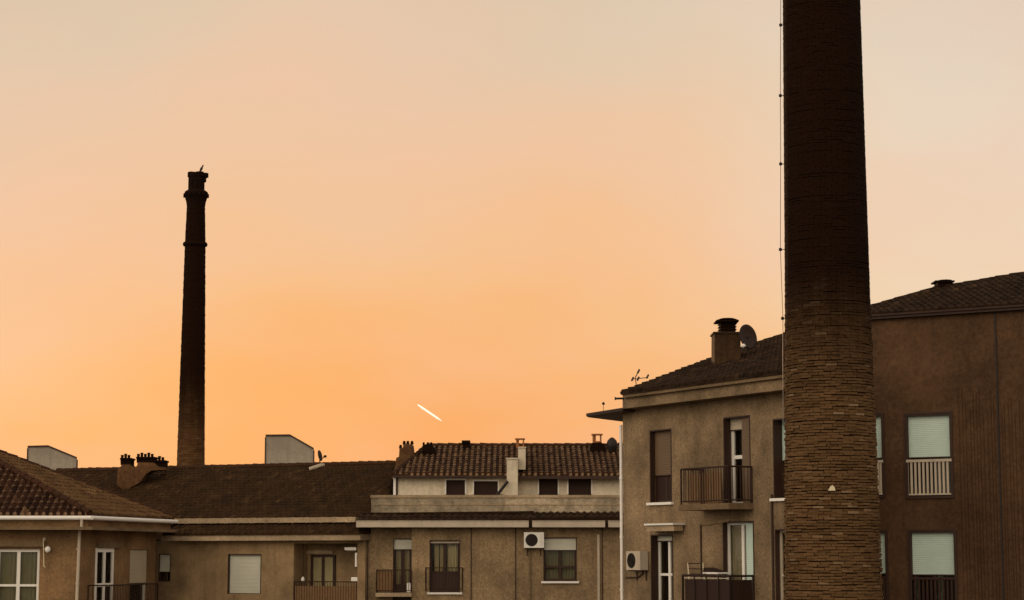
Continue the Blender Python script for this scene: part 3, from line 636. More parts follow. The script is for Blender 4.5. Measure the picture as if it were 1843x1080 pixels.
# chimneys on the roof of C
mb = MB(); outline(mb, [(704, 862), (720, 860), (748, 834), (747, 822), (744, 816), (742, 800), (726, 799), (725, 806), (719, 806), (718, 822), (713, 824), (712, 836)], 79.0, 1.2)
st1 = TC.part('chimney', mb, M['stack'], rc, label='stepped masonry chimney with several pots')
mb = MB()
for (px, py) in ((721, 806), (727.5, 799), (734, 799), (741.5, 799)):
    b0 = atY(px, py + 1, 79.5); mb.tube(b0, b0 + Vector((0, 0, .14)), .07, 8, .045)
TC.part('chimney_pot', mb, M['soot'], st1)
mb = MB(); outline(mb, [(752, 826), (785, 818), (782, 807), (777, 800), (761, 800), (760, 812)], 79.6, 1.0)
for px in (762.5, 770, 776): b0 = atY(px, 801, 80); mb.tube(b0, b0 + Vector((0, 0, .11)), .05, 8, .04)
TC.part('chimney', mb, M['soot'], rc)
mb = MB(); outline(mb, [(833, 815), (845, 815), (845, 797), (833, 797)], 80.6, .5); outline(mb, [(831, 797), (846, 797), (846, 792.5), (831, 792.5)], 80.52, .62); TC.part('chimney', mb, M['soot'], rc)
def cowl(x0, y0, x1, y1, Y, lab):                        # open clay pot under a flat cap
    c = atY((x0 + x1) / 2, y1, Y); h = (y1 - y0) / FPX * Y; r = (x1 - x0) / 2 / FPX * Y
    mb = MB(); mb.box(c + Vector((0, 0, .03)), (r * 1.7, r * 1.7, .06)); mb.box(c + Vector((0, 0, h - .03)), (r * 2.1, r * 2.1, .05))
    mb.box(c + Vector((-r * .5, 0, h / 2)), (r * .55, r * 1.2, h - .1))
    for dx, dy in ((-.7, -.7), (.7, -.7), (.7, .7), (-.7, .7)): mb.tube(c + Vector((dx * r, dy * r, .05)), c + Vector((dx * r, dy * r, h - .05)), .028, 6)
    TC.part('chimney', mb, M['clay'], rc, label=lab)
cowl(927.5, 789, 944.5, 806, 80, 'open clay chimney pot with flat cap'); cowl(1065, 781, 1084, 797, 80.2, 'open clay chimney pot standing on a dark base')
mb = MB(); outline(mb, [(1062, 812), (1090, 812), (1088, 801), (1082, 796), (1066, 797), (1063, 801)], 80.0, .7); TC.part('chimney_base', mb, M['soot'], rc)
c = atY(1101.5, 798, 80); mb = MB(); mb.lathe(c - Vector((0, 0, .5)), [(.13, 0), (.15, .25), (.21, .32), (.22, .48), (.19, .60), (.10, .70), (.03, .74)], 16); TC.part('chimney_cowl', mb, M['black'], rc, smooth=True)
# balconies in front of C
b0_, z0_ = FC0.at(678, 1024, .55); b1_ = FC0.at(741, 1024, .55)[0]; zt = FC0.rect(690, 1025, 740, 1030, .55)[3]; zl = FC0.rect(690, 1025, 740, 1066, .55)[2]
mb = MB(); FC0.fbox(mb, b0_ - .03, b1_ + .0, zl - .16, zl - .02, .0, .6); bC = TC.part('balcony', mb, M['fascia'])
mb = MB(); railing(mb, [FC0.p(b0_, zl - .02, .02), FC0.p(b0_, zl - .02, .55), FC0.p(b1_, zl - .02, .55)], zt - zl, .10, .01, .02); TC.part('railing', mb, M['rust'], bC)
mb = MB(); FC0.fbox(mb, b0_ + .02, b0_ + .58, zl + .02, zt - .05, .5, .515); TC.part('reed_screen', mb, M['reed'], bC)
u0, u1, zl, zt = FC.rect(766, 1022, 832, 1064, .3)
mb = MB(); railing(mb, [FC.p(u0, zl, .02), FC.p(u0, zl, .28), FC.p(u1, zl, .28), FC.p(u1, zl, .02)], zt - zl, .12, .008, .016); TC.part('railing', mb, M['iron'], bC)
ac_unit('white air conditioner on the tan wall beside the half shuttered window', FC, 943, 958, 979, 986, .0, .32)
T_, (a, b, c, d) = fit('white plastic jerrycan standing at the right end of the small screened balcony', 'jerrycan', 'container', 732, 1047, 738.5, 1066, .3, .5, 'pale', None, FC0)
mb = MB(); FC0.fbox(mb, a, b, c, d - .06, .3, .45); mb.tube(FC0.p((a + b) / 2, d - .06, .37), FC0.p((a + b) / 2, d - .02, .37), .03, 8); T_.part('body', mb, M['pale'])
mb = MB(); mb.tube(FC0.p((a + b) / 2, d - .02, .37), FC0.p((a + b) / 2, d, .37), .035, 8); T_.part('cap', mb, M['rust'])

# ================================================================== BUILDING D : corner house right of centre
FD = Face(3.22, 58, .49, -.872); LD = 8.66
TD = Thing('apartment_building', 'olive corner block with two balconies and a roof chimney, left of the near stack', 'apartment building', (6, 58, 0))
wn = dict(depth=.5)
_, r1 = window(TD, FD, 1170, 773, 1209, 904, 'balcony_door', 2, (), frame='frame', shutter=.62, blind='blindB', sill=True, off=-.24, fw=.07, panel=.38, panel_mat='screen', shade_edge=1.6)
_, rdoor = window(TD, FD, 1303, 749, 1351, 911, 'balcony_door', 1, (.55,), frame='white', off=-.3, fw=.12, shutter=.14, blind='blindC', shade_edge=1.6)
window(TD, FD, 1392, 752, 1440, 896, 'balcony_door', 2, (), frame='frame', shutter=.52, blind='blindG', sill=True, off=-.36, fw=.06, depth=.6, shade_edge=1.6)
window(TD, FD, 1172, 962, 1212, 1120, 'balcony_door', 2, (.54,), frame='white', off=-.3, fw=.085, shutter=.07, blind='blindW', shade_edge=1.6)
_, rl = window(TD, FD, 1302, 938, 1358, 1120, 'balcony_door', 2, (), frame='white', off=-.2, fw=.09, curtain=[(.04, .78)], clabel='blindC', shade_edge=1.6)
window(TD, FD, 1396, 952, 1440, 1120, 'balcony_door', 2, (.5,), frame='gut', off=-.2, fw=.08, curtain=[(.1, .9)], shade_edge=1.6)
zsl = FD.rect(1120, 728, 1411, 729, .55); 
zs0 = FD.at(1122, 735.5, .5)[1]; zg0 = FD.at(1122, 710, .6)[1]
mb = MB(); FD.wall(mb, 0, LD, 0, zs0 + .05)
pD = [(3.22, 58), (FD.p(LD, 0).x, FD.p(LD, 0).y), (8.05, 55.7), (8.6, 60), (3.62, 64)]
prism(mb, pD, 0, zs0 + .03, 0, (0,)); TD.part('wall', mb, [M['plD'], M['inner']])
# curtain leaf: right casement open white panel on the lower balcony door
mb = MB(); uA_, uB_ = FD.at(1345, 1000, -.12)[0], FD.at(1357, 1000, -.12)[0]; FD.fbox(mb, uA_, uB_, rl[2] + .05, rl[3] - .05, -.13, -.09); TD.part('shutter_leaf', mb, M['blindG'], label='open pale shutter leaf')
mb = MB(); FD.fbox(mb, FD.at(1337, 830, -.1)[0], rdoor[1] - .01, rdoor[2] + .03, rdoor[3] - .03, -.13, -.08); TD.part('shutter_leaf', mb, M['blindB'], label='brown shutter leaf beside the balcony door')
# eaves slab, fascia and gutter
e_ = .5
se = [FD.p(.785, 0, e_), FD.p(LD, 0, e_), Vector((8.05, 55.7, 0)), Vector((3.62, 64, 0)), Vector((3.22, 58, 0))]
mb = MB(); mb.hull8([(p.x, p.y, zs0) for p in se], [(p.x, p.y, zg0 - .06) for p in se]); TD.part('fascia', mb, M['plD'])
tip = atz(1055, 743, zs0 + .05); far = atz(1121, 757, zs0 - .02); near = FD.p(.785, 0, e_)
mb = MB(); wg = [near, Vector((4.2, 58, 0)), Vector((4.6, 64, 0)), far, tip + Vector((.1, .5, 0)), tip]
mb.hull8([(p.x, p.y, zs0 - .055) for p in wg], [(p.x, p.y, zs0 + .03) for p in wg]); TD.part('eaves', mb, M['iron'])
mb = MB(); FD.fbox(mb, .98, LD, zg0 - .10, zg0, .45, .62)
gD = TD.part('gutter', mb, M['eave'])
mb = MB(); c = FD.p(.85, zg0 - .10, .5); mb.tube(c, c + Vector((-.22, .05, .0)), .03, 6); mb.tube(c + Vector((-.22, .05, 0)), c + Vector((-.26, .05, 0)), .045, 6); TD.part('gutter_spout', mb, M['black'], gD)
# roof of D
zeD = zg0 + .03; el = FD.p(.96, zeD, .64); er = FD.p(LD, zeD, .64)
sl = Vector((-FD.n.x, -FD.n.y, .30)).normalized(); nD = FD.t.cross(sl).normalized()
s1 = hit(1285, 646, el, nD); s2 = hit(1446, 594, el, nD); s0 = hit(1119, 699.5, el, nD)
mb = MB(); pts = [el, er, s2, s1]; roof_solid(mb, pts, zeD - .05); rd = TD.part('roof', mb, M['tileD'])
tiles(TD, pts, FD.t, sl, M['tileD'], rd, rowlen=.34, pitch=.21, riser=0, amp=.04, jit=.01)
mb = MB(); ridge(mb, el + Vector((0, 0, .01)), s1 + Vector((0, 0, .0)), .055); ridge(mb, s1 + Vector((0, 0, .02)), s2 + Vector((0, 0, .02)), .09); TD.part('ridge_tiles', mb, M['tileD'], rd)
# chimney of D
cD = hit(1303, 655, el, nD); YD = cD.y; k_ = YD / FPX
def cbox(mb, x0, y0, x1, y1, Y, d, m=0): return outline(mb, [(x0, y1), (x1, y1), (x1, y0), (x0, y0)], Y - d / 2, d, m)
mb = MB(); cbox(mb, 1286, 598, 1333, 672, YD, .9); cbox(mb, 1284, 597, 1335, 600, YD, .98); ch = TD.part('chimney', mb, M['stackD'], rd)
mb = MB(); cbox(mb, 1297, 580, 1324, 598, YD, .45)
for yy in (582, 587, 592): cbox(mb, 1294.5, yy, 1326, yy + 1.3, YD, .5)
cbox(mb, 1289, 576, 1330, 578.5, YD, .75)
P = atY(1309.5, 576, YD); mb.lathe(P - Vector((0, 0, 0)), [(.33, 0), (.2, .045), (.02, .06)], 8); TD.part('chimney_cap', mb, M['soot'], ch)
dish = satellite_dish('satellite_dish', 'large round dark satellite dish standing behind the tall chimney of the corner block', atY(1347, 606, YD - .4), .37, (.66, -.74, .15), M['iron'], atY(1347, 632, YD - .3), True, 'pale', lnb_pt=atY(1337.5, 622.5, YD - .75))
# antenna on D
ab = hit(1146, 693, el, nD) + Vector((0, .1, 0)); Ya = ab.y; TT = Thing('television_antenna', 'thin crooked television aerial above the left end of the corner block roof', 'antenna', ab)
mb = MB(); A1 = atY(1143, 681, Ya); A2 = atY(1149, 668, Ya); mb.tube(ab, A1, .012, 5); mb.tube(A1, A2, .015, 5); TT.part('mast', mb, M['black'])
mb = MB(); mb.tube(atY(1138, 682.5, Ya), atY(1165, 679.5, Ya), .012, 5)
for (x, y) in ((1138.5, 682.5), (1148.5, 682), (1149.3, 668.5), (1165.5, 678)): p = atY(x, y, Ya); mb.tube(p + Vector((-.03, -.15, -.05)), p + Vector((.03, .15, .06)), .03, 6)
TT.part('element', mb, M['black'])
fb = atz(1086, 740, zs0 + .03); TF = Thing('roof_finial', 'tiny dark knob on a thin pin above the pointed eaves of the corner block', 'finial', fb)
mb = MB(); mb.tube(fb, atY(1086, 728, fb.y), .008, 5); TF.part('pin', mb, M['black']); mb = MB(); mb.lathe(atY(1086, 729, fb.y), [(.01, 0), (.04, .02), (.045, .05), (.01, .09)], 8); TF.part('knob', mb, M['black'])
# downpipe at the corner C | D
mb = MB(); ca = FD.p(-.055, 6, .03); mb.path([Vector((ca.x, ca.y, 6)), Vector((ca.x, ca.y, FD.at(1119, 765)[1]))], .045, 8)
for zz_ in (9, 10.5, 12.2): mb.tube((ca.x, ca.y, zz_), (ca.x, ca.y, zz_ + .05), .06, 8)
TD.part('downpipe', mb, M['pale'])
# upper balcony
uf, un = FD.at(1226, 880, .75)[0], rdoor[1] + .12
zfl = FD.at(1300, 906, .6)[1]; zrail = FD.at(1290, 840.5, .75)[1]
mb = MB(); FD.fbox(mb, uf - .06, un, zfl - .16, zfl - .03, .0, .82); FD.fbox(mb, uf - .03, un - .03, zfl - .03, zfl, .0, .79); b1 = TD.part('balcony', mb, M['eave'])
mb = MB(); railing(mb, [FD.p(uf, zfl, .02), FD.p(uf, zfl, .75), FD.p(un - .06, zfl, .75), FD.p(un - .06, zfl, .02)], zrail - zfl, .115, .011, .024); 
um = FD.at(1262, 870, .75)[0]; mb.tube(FD.p(um, zfl, .75), FD.p(um, zrail, .75), .03, 6); TD.part('railing', mb, M['rust'], b1)
mb = MB(); 
for k in range(14):
    uu = uf + .1 + k * (FD.at(1300, 880, .6)[0] - uf - .1) / 14; FD.fbox(mb, uu, uu + .075 + .02 * (k % 3), zfl + .02, zrail - .12 - .03 * (k % 2), .60, .615)
TD.part('reed_screen', mb, M['reed'], b1)
# lower balcony with solid panel
zr2 = FD.at(1290, 1036.5, .75)[1]; zf2 = zr2 - 1.05
uf2 = FD.at(1229, 1040, .75)[0]
mb = MB(); FD.fbox(mb, uf2 - .06, un, zf2 - .16, zf2, .0, .82); b2 = TD.part('balcony', mb, M['eave'])
mb = MB(); railing(mb, [FD.p(uf2, zf2, .02), FD.p(uf2, zf2, .75), FD.p(un - .06, zf2, .75), FD.p(un - .06, zf2, .02)], 1.05, .5, .018, .03); TD.part('railing', mb, M['iron'], b2)
mb = MB(); FD.fbox(mb, uf2 + .05, un - .1, zf2 + .03, zr2 - .10, .70, .715); FD.fbox(mb, un - .1, un - .085, zf2 + .03, zr2 - .10, .04, .70); TD.part('privacy_screen', mb, M['screen'], b2)
mb = MB(); FD.fbox(mb, uf2 + .04, un - .1, zr2 - .075, zr2 - .05, .72, .74); TD.part('rail_strip', mb, M['gut'], b2)
# awning pole between the balconies
up_ = FD.at(1262, 1000, .6)[0]
TPo = Thing('awning_pole', 'thin dark upright pole on the lower balcony of the corner block', 'pole', FD.p(up_, zf2, .6))
mb = MB(); mb.tube(FD.p(up_, zf2, .6), FD.p(up_, FD.at(1262, 944, .6)[1], .6), .028, 7); TPo.part('pole', mb, M['rust'])
mb = MB(); t_p = FD.p(up_, FD.at(1262, 944, .6)[1], .6); mb.path([t_p + Vector((0, 0, .02)), t_p + FD.t * .2 + Vector((0, 0, -.03)), t_p + FD.t * 1.0 + Vector((0, 0, .1)) - FD.n * .25], .028, 6); mb.lathe(t_p - Vector((0, 0, .03)), [(.03, -.03), (.06, 0), (.03, .05)], 8); TPo.part('arm', mb, M['eave'])
# chair and table on lower balcony
TCh = Thing('folding_chair', 'light wooden folding chair behind the lower balcony rail of the corner block', 'chair', FD.p(FD.at(1252, 1030, .45)[0], zf2, .45))
mb = MB(); cz = zf2
ca_ = FD.at(1238, 1020, .35)[0]; cb_ = FD.at(1262, 1020, .35)[0]; zct = FD.at(1250, 1013, .35)[1]
mb.tube(FD.p(ca_, zct, .35), FD.p(ca_ + .30, cz, .45), .018, 6); mb.tube(FD.p(cb_, zct, .30), FD.p(cb_ + .30, cz, .30), .018, 6); TCh.part('back_frame', mb, M['curtain'])
mb = MB()
for q_ in (0.02, .16, .30): mb.tube(FD.p(ca_ + q_ * .3, zct - q_, .35), FD.p(cb_ + q_ * .3, zct - q_, .30), .014, 6)
TCh.part('backrest', mb, M['rust'])
mb = MB(); FD.fbox(mb, ca_ + .1, cb_ + .3, cz + .43, cz + .46, .1, .5); TCh.part('seat', mb, M['curtain'])
for dn in (.12, .48):
    mb = MB(); mb.tube(FD.p(cb_ + .3, cz + .44, dn), FD.p(ca_ + .05, cz, dn), .016, 6); TCh.part('leg', mb, M['curtain'])
TTa = Thing('balcony_table', 'low white topped table with a dark cushion, on the lower balcony', 'table', FD.p(FD.at(1284, 1030, .4)[0], zf2, .4))
ta, tb = FD.at(1268, 1032, .4)[0], FD.at(1297, 1032, .4)[0]; zt_ = FD.at(1283, 1030, .4)[1]
mb = MB(); FD.fbox(mb, ta, tb, zt_ - .04, zt_, .12, .5); TTa.part('tabletop', mb, M['pale'])
for uu in (ta + .05, tb - .05):
    for dn in (.16, .46): mb = MB(); mb.tube(FD.p(uu, cz, dn), FD.p(uu, zt_ - .04, dn), .018, 6); TTa.part('leg', mb, M['gut'])
TCu = Thing('cushion', 'dark wedge shaped cushion lying on the white balcony table', 'cushion', FD.p((ta + tb) / 2, zt_, .3))
mb = MB(); rr_ = lambda u, z: [FD.p(u, z, .14), FD.p(u, z, .48)]
A_ = rr_(ta + .05, zt_ + .005) + rr_(tb - .1, zt_ + .005)[::-1]; B_ = rr_(ta + .07, zt_ + .12) + rr_(tb - .2, zt_ + .04)[::-1]
mb.hull8(A_, B_); TCu.part('cover', mb, M['screen'])
# door canopy and AC unit on D
T_, (a, b, c, d) = fit('rolled up cream awning box above the narrow white door of the corner block', 'awning_box', 'awning', 1160, 942, 1212, 956, 0, .4, 'pale', None, FD)
mb = MB(); FD.fbox(mb, a, b, d - .05, d, .0, .42); T_.part('cover', mb, M['white']); mb = MB(); FD.fbox(mb, a + .05, b - .05, c, d - .05, .05, .36); T_.part('valance', mb, M['fascia'])
ac_unit('weathered air conditioner at the left edge of the corner block wall', FD, 1127, 992, 1152, 1026, 0, .30, 'gut')
mb = MB(); c = FD.p(*FD.at(1128, 1038), 0); mb.path([FD.p(*FD.at(1128, 1040), .03), FD.p(*FD.at(1150, 1039), .03), FD.p(*FD.at(1158, 1033), .03), FD.p(*FD.at(1158, 1026), .03)], .02, 5)
TD.part('pipe', mb, M['rust'])
for px in (1389,):
    mb = MB(); u_ = FD.at(px, 900, .03)[0]; mb.tube(FD.p(u_, 5, .03), FD.p(u_, FD.at(px, 890)[1], .03), .03, 6); TD.part('cable', mb, M['frame'])

# ================================================================== BUILDING E : russet block at the right edge
FE = Face(8.1, 55.25, .85, -.527)
TE = Thing('apartment_building', 'dark russet apartment block with pale blinds over barred windows at the right edge', 'apartment building', (14, 57, 0))
def ewin(x0, y0, x1, ymid, y1, cut=False):
    w_, (u0, u1, z0, z1) = window(TE, FE, x0, y0, x1, y1, 'window', 2, (), frame='frame', shade_edge=2, shutter=(ymid - y0) / (y1 - y0), blind='blindG' if y0 < 800 else 'blindG', off=-.20, fw=.07,
                       curtain=None if y0 < 800 else [(.03, .10), (.50, .66)], depth=.5, clabel='blindG')
    zm = z1 - (z1 - z0) * (ymid - y0) / (y1 - y0)
    mb = MB(); FE.fbox(mb, u0 - .04, u0, z0 - .06, z1 + .05, -.1, .03); FE.fbox(mb, u1, u1 + .04, z0 - .06, z1 + .05, -.1, .03)
    FE.fbox(mb, u0, u1, z1, z1 + .05, -.1, .03); FE.fbox(mb, u0, u1, z0 - .06, z0, -.1, .05); TE.part('window_surround', mb, M['frame'], w_)
    mb = MB(); FE.fbox(mb, u0, u1, zm - .14, zm - .07, -.06, .02); FE.fbox(mb, u0, u1, z0 + .03, z0 + .07, -.05, .01); n = 11
    for k in range(n + 1):
        c = u0 + .02 + (u1 - u0 - .04) * k / n; FE.fbox(mb, c - .028, c + .028, z0 + .07, zm - .14, -.045, .0)
    TE.part('window_guard', mb, M['gut'] if y0 < 800 else M['rust'], w_)
ewin(1631, 745, 1713, 822, 893); ewin(1540, 747, 1590, 824, 893); ewin(1638, 956, 1721, 1034, 1120); ewin(1545, 957, 1597, 1032, 1120)
u_e = FE.at(1700, 554)[0]; zeE = FE.rect(1590, 560, 1830, 561)[3]; uEnd = 12
mb = MB(); FE.wall(mb, 0, uEnd, 0, zeE - .03)
pe = FE.p(uEnd, 0); prism(mb, [(8.1, 55.25), (pe.x, pe.y), (pe.x + 5, pe.y + 8), (13.1, 63.25)], 0, zeE - .03, 0, (0,)); TE.part('wall', mb, [M['plE'], M['inner']])
mb = MB(); uj = FE.at(1798, 800)[0]; FE.fbox(mb, uj - .02, uj + .02, 0, zeE - .1, .0, .025); TE.part('wall_joint', mb, M['black'])
mb = MB(); rx = random.Random(4)
for k in range(26):
    uu = FE.at(1728, 800)[0] + k * .095 + rx.uniform(-.02, .02)
    if abs(uu - uj) < .05: continue
    FE.fbox(mb, uu - .011, uu + .011, 5, FE.at(1750, 690 + rx.uniform(0, 60))[1], .0, .008)
TE.part('wall_ribs', mb, M['rib'])
mb = MB(); FE.fbox(mb, -.1, uEnd, zeE - .10, zeE - .03, .0, .16); TE.part('eaves', mb, M['frame'])
mb = MB(); FE.fbox(mb, -.1, uEnd, zeE - .03, zeE + .02, .0, .22); TE.part('gutter', mb, M['rust'])
el = FE.p(-.1, zeE + .02, .18); er = FE.p(uEnd, zeE + .02, .18)
sl = Vector((-FE.n.x, -FE.n.y, .34)).normalized(); nE = FE.t.cross(sl).normalized()
s0 = hit(1565, 554, el, nE); s1 = hit(1680, 521, el, nE); s2 = hit(1850, 494, el, nE); s3 = hit(1960, 474, el, nE)
pts = [FE.p(FE.at(1560, 560)[0], zeE + .02, .18), er, s3, s1, s0]
mb = MB(); roof_solid(mb, pts, zeE - .02); re_ = TE.part('roof', mb, M['tileD'])
tiles(TE, pts, FE.t, sl, M['tileD'], re_, rowlen=.34, pitch=.21, riser=0, amp=.032, jit=.008)
mb = MB(); ridge(mb, s0, s1, .08); ridge(mb, s1, s3, .08); TE.part('ridge_tiles', mb, M['tileD'], re_)
YE = s1.y + .1; mb = MB(); cbox(mb, 1688, 507, 1715, 524, YE, .5); cbox(mb, 1683.5, 504.5, 1718.5, 507, YE, .62); mb.lathe(atY(1701, 504.5, YE), [(.2, 0), (.1, .012), (.02, .015)], 8); TE.part('chimney', mb, M['soot'], re_)

# ================================================================== pale blocks behind the roofs
def pale_block(label, pts, Y, d):
    P = [atY(x, y, Y) for x, y in pts]; xs = [p.x for p in P]
    T = Thing('building', label, 'building', ((min(xs) + max(xs)) / 2, Y + d / 2, 0), 'pale blocks behind the roofs')
    wall = [(P[0].x, P[0].z), (P[1].x, P[1].z), (P[2].x, P[2].z), (P[3].x, P[3].z)]
    front = [Vector((P[0].x, Y, 0)), Vector((P[3].x, Y, 0))] + [Vector((x, Y, z)) for x, z in reversed(wall)]
    mb = MB(); dv = Vector((P[3].x / Y * d * 1.02, d, 0)); mb.hull8(front, [p + dv for p in front]); T.part('wall', mb, M['grey'])
    mb = MB(); top = [Vector((x, Y - .06, z)) for x, z in wall]
    for a, b in zip(top, top[1:]):
        q = [a, b, b + Vector((0, 0, .07)), a + Vector((0, 0, .07))]; mb.hull8(q, [p + dv * 1.02 for p in q])
    T.part('roof', mb, M['frame'])
    mb = MB()
    for x, z in (wall[0], wall[3]): mb.box((x, Y + .0, z / 2 - .02), (.05, .1, z - .05))
    T.part('corner_strip', mb, M['frame'])
pale_block('low pale grey block with sloping top behind the hipped roof at left', [(50, 805), (87, 804), (138, 825), (139, 826)], 96, 5)
pale_block('taller pale grey block with sloping top, right of the far brick stack', [(478, 785), (522, 784.5), (564, 808.5), (565, 809)], 92, 5)

# ================================================================== factory chimneys
def course_stack(T, cx, cy, prof, z0, z1, course, blen, mat, jit, name='shaft', rseed=3):
    """brick shaft: every course its own ring of slightly uneven bricks with raked joints"""
    rr = random.Random(rseed); mb = MB(); C = Vector((cx, cy, 0))
    def rad(z):
        for (za, ra), (zb, rb_) in zip(prof, prof[1:]):
            if z <= zb: return ra + (rb_ - ra) * (z - za) / (zb - za)
        return prof[-1][1]
    n = int((z1 - z0) / course)
    for i in range(n):
        za = z0 + i * course; zb = za + course; r = rad((za + zb) / 2); nb = max(12, int(2 * math.pi * r / blen)); ph = (i % 2) * .5 + rr.uniform(-.15, .15); za += rr.uniform(-.008, .008)
        for k in range(nb):
            a0 = 2 * math.pi * (k + ph) / nb; a1 = 2 * math.pi * (k + 1 + ph) / nb; g = .005 / r
            jt = jit if callable(jit) is False else jit(za); j = rr.uniform(-jt, jt); j2 = j + rr.uniform(-jt, jt) * .4; ro = r + j; rm = r - .034; zj = rr.uniform(-.009, .009)
            def P(a, q, z): return (cx + math.cos(a) * q, cy + math.sin(a) * q, z)
            gap = .013 * (max(.2, jt / .018) if callable(jit) else 1); bz, tz = za + gap + zj * gap / .013, zb + .001 + zj; uvq = [(k + .2, i + .2), (k + .8, i + .2), (k + .8, i + .8), (k + .2, i + .8)]
            am = (a0 + a1) / 2
            mb.face([P(a0 + g, ro, bz), P(am, r + (j + j2) / 2, bz), P(am, r + (j + j2) / 2, tz), P(a0 + g, ro, tz)], 0, uvq)
            mb.face([P(am, r + (j + j2) / 2, bz), P(a1 - g, r + j2, bz), P(a1 - g, r + j2, tz), P(am, r + (j + j2) / 2, tz)], 0, uvq)
            mb.face([P(a0 + g, rm, bz), P(a1 - g, rm, bz), P(a1 - g, r + j2, bz), P(a0 + g, ro, bz)], 0, uvq)
            mb.face([P(a0 + g, ro, tz), P(a1 - g, r + j2, tz), P(a1 - g, rm, tz), P(a0 + g, rm, tz)], 0, uvq)
            mb.face([P(a0 + g, rm, bz), P(a0 + g, ro, bz), P(a0 + g, ro, tz), P(a0 + g, rm, tz)], 0, uvq)
            mb.face([P(a1 - g, r + j2, bz), P(a1 - g, rm, bz), P(a1 - g, rm, tz), P(a1 - g, r + j2, tz)], 0, uvq)
    core = [(rad(z0 + (z1 - z0) * k / 20) - .032, z0 + (z1 - z0) * k / 20) for k in range(21)]
    mb.lathe(C, core, 64, 1)
    return T.part(name, mb, [mat, M['soot']])
# near stack (40 m)
YN = 40.0
def rad_at(xl, xr, py, Y): a = atY(xl, py, Y); b = atY(xr, py, Y); return (a.z, (b.x - a.x) / 2, (a.x + b.x) / 2)
n1 = rad_at(1411, 1549, 2, YN); n2 = rad_at(1411, 1563, 540, YN); n3 = rad_at(1411, 1586, 1078, YN)
print('near', n1, n2, n3)
cxN = (n1[2] + n3[2]) / 2 + .0
gN = (n3[1] - n2[1]) / (n2[0] - n3[0])
prof = [(0, n3[1] + gN * n3[0]), (n3[0], n3[1]), (n2[0], n2[1]), (n1[0], n1[1]), (30, n1[1] - (n2[1] - n1[1]) / (n1[0] - n2[0]) * (30 - n1[0]))]
TN = Thing('factory_chimney', 'huge near brick factory stack, dark above and rough below, at right', 'chimney', (cxN, YN, 0), 'old brick factory stacks')
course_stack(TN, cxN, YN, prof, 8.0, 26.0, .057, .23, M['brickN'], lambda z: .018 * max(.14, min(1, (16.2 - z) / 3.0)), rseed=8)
mb = MB(); mb.lathe((cxN, YN, 0), [(prof[0][1] + .1, 0), (prof[0][1] + .1, .6), (prof[0][1] - .02, .7), (n3[1] + .002, 8.02)], 64); TN.part('base', mb, M['brickN'])
mb = MB(); zt_n = 26; rt = prof[-1][1] + .05; mb.lathe((cxN, YN, 0), [(rt - .02, 26), (rt + .12, 26.4), (rt + .12, 26.9), (rt, 27.1), (rt - .3, 27.1)], 48); TN.part('crown', mb, M['soot'])
# pale plaster patch on the shaft
pp = atY(1497, 879, YN - .93); mb = MB(); d_ = (Vector((pp.x, pp.y, 0)) - Vector((cxN, YN, 0))).normalized(); tt = Vector((-d_.y, d_.x, 0))
if tt.x < 0: tt = -tt
ct = Vector((cxN, YN, pp.z)) + d_ * (prof[1][1] + .012)
sh_ = [(-.075, -.045), (.07, -.045), (.055, .02), (.01, .065), (-.03, .03)]
mb.hull8([ct + tt * x + Vector((0, 0, z)) for x, z in sh_], [ct + d_ * .018 + tt * x + Vector((0, 0, z)) for x, z in sh_]); TN.part('patch', mb, M['curtain'], label='small pale chipped patch on the brick shaft')
# lightning cable with stand-offs, left of the shaft
TLc = Thing('lightning_cable', 'thin lightning cable on small brackets along the left edge of the near stack', 'cable', (atY(1405, 800, YN).x, YN, 0))
mb = MB(); cpt = [atY(x, y, YN) for x, y in ((1405, -60), (1405, 45), (1404.5, 172), (1405, 295), (1404.5, 449), (1409, 573), (1409.5, 760))]; mb.path(cpt, .0075, 5); TLc.part('cable', mb, M['metal'])
for (x, y) in ((1405, 45), (1404.5, 172), (1405, 295), (1404.5, 449), (1408.5, 573)):
    p = atY(x, y, YN); mb = MB(); mb.lathe(p - Vector((0, 0, .035)), [(.012, 0), (.034, .015), (.034, .05), (.012, .07)], 10); mb.tube(p, p + Vector((.16, .03, 0)), .008, 5); TLc.part('bracket', mb, M['black'])
# far stack (130 m)
YF = 130.0
f1 = rad_at(318, 368, 842, YF); f2 = rad_at(327.5, 370, 560, YF); f3 = rad_at(333, 370, 440, YF); f4 = rad_at(336.5, 369, 372, YF); print('far', f1, f2, f3, f4)
cxF = (f1[2] + f4[2]) / 2; g_ = (f1[1] - f3[1]) / (f3[0] - f1[0])
profF = [(0, f1[1] + g_ * f1[0]), (f1[0], f1[1]), (f3[0], f3[1]), (f4[0], f4[1]), (60, f4[1])]
TFa = Thing('factory_chimney', 'slender far brick factory stack with broken crown and a bird on its rim', 'chimney', (cxF, YF, 0), 'old brick factory stacks')
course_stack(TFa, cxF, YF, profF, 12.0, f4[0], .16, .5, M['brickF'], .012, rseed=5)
mb = MB(); mb.lathe((cxF, YF, 0), [(profF[0][1] + .15, 0), (profF[0][1] + .15, 1), (profF[0][1], 1.2), (f1[1] + g_ * (f1[0] - 12) + .002, 12.02)], 40); TFa.part('base', mb, M['brickF'])
zz3 = f3[0]; mb = MB(); mb.lathe((cxF, YF, zz3 - .14), [(f3[1] - .05, 0), (f3[1] + .10, .03), (f3[1] + .14, .14), (f3[1] + .10, .25), (f3[1] - .05, .28)], 32); TFa.part('band', mb, M['soot'])
zc = lambda y: atY(352, y, YF).z; rF = lambda a, b: (b - a) / 2 / FPX * YF
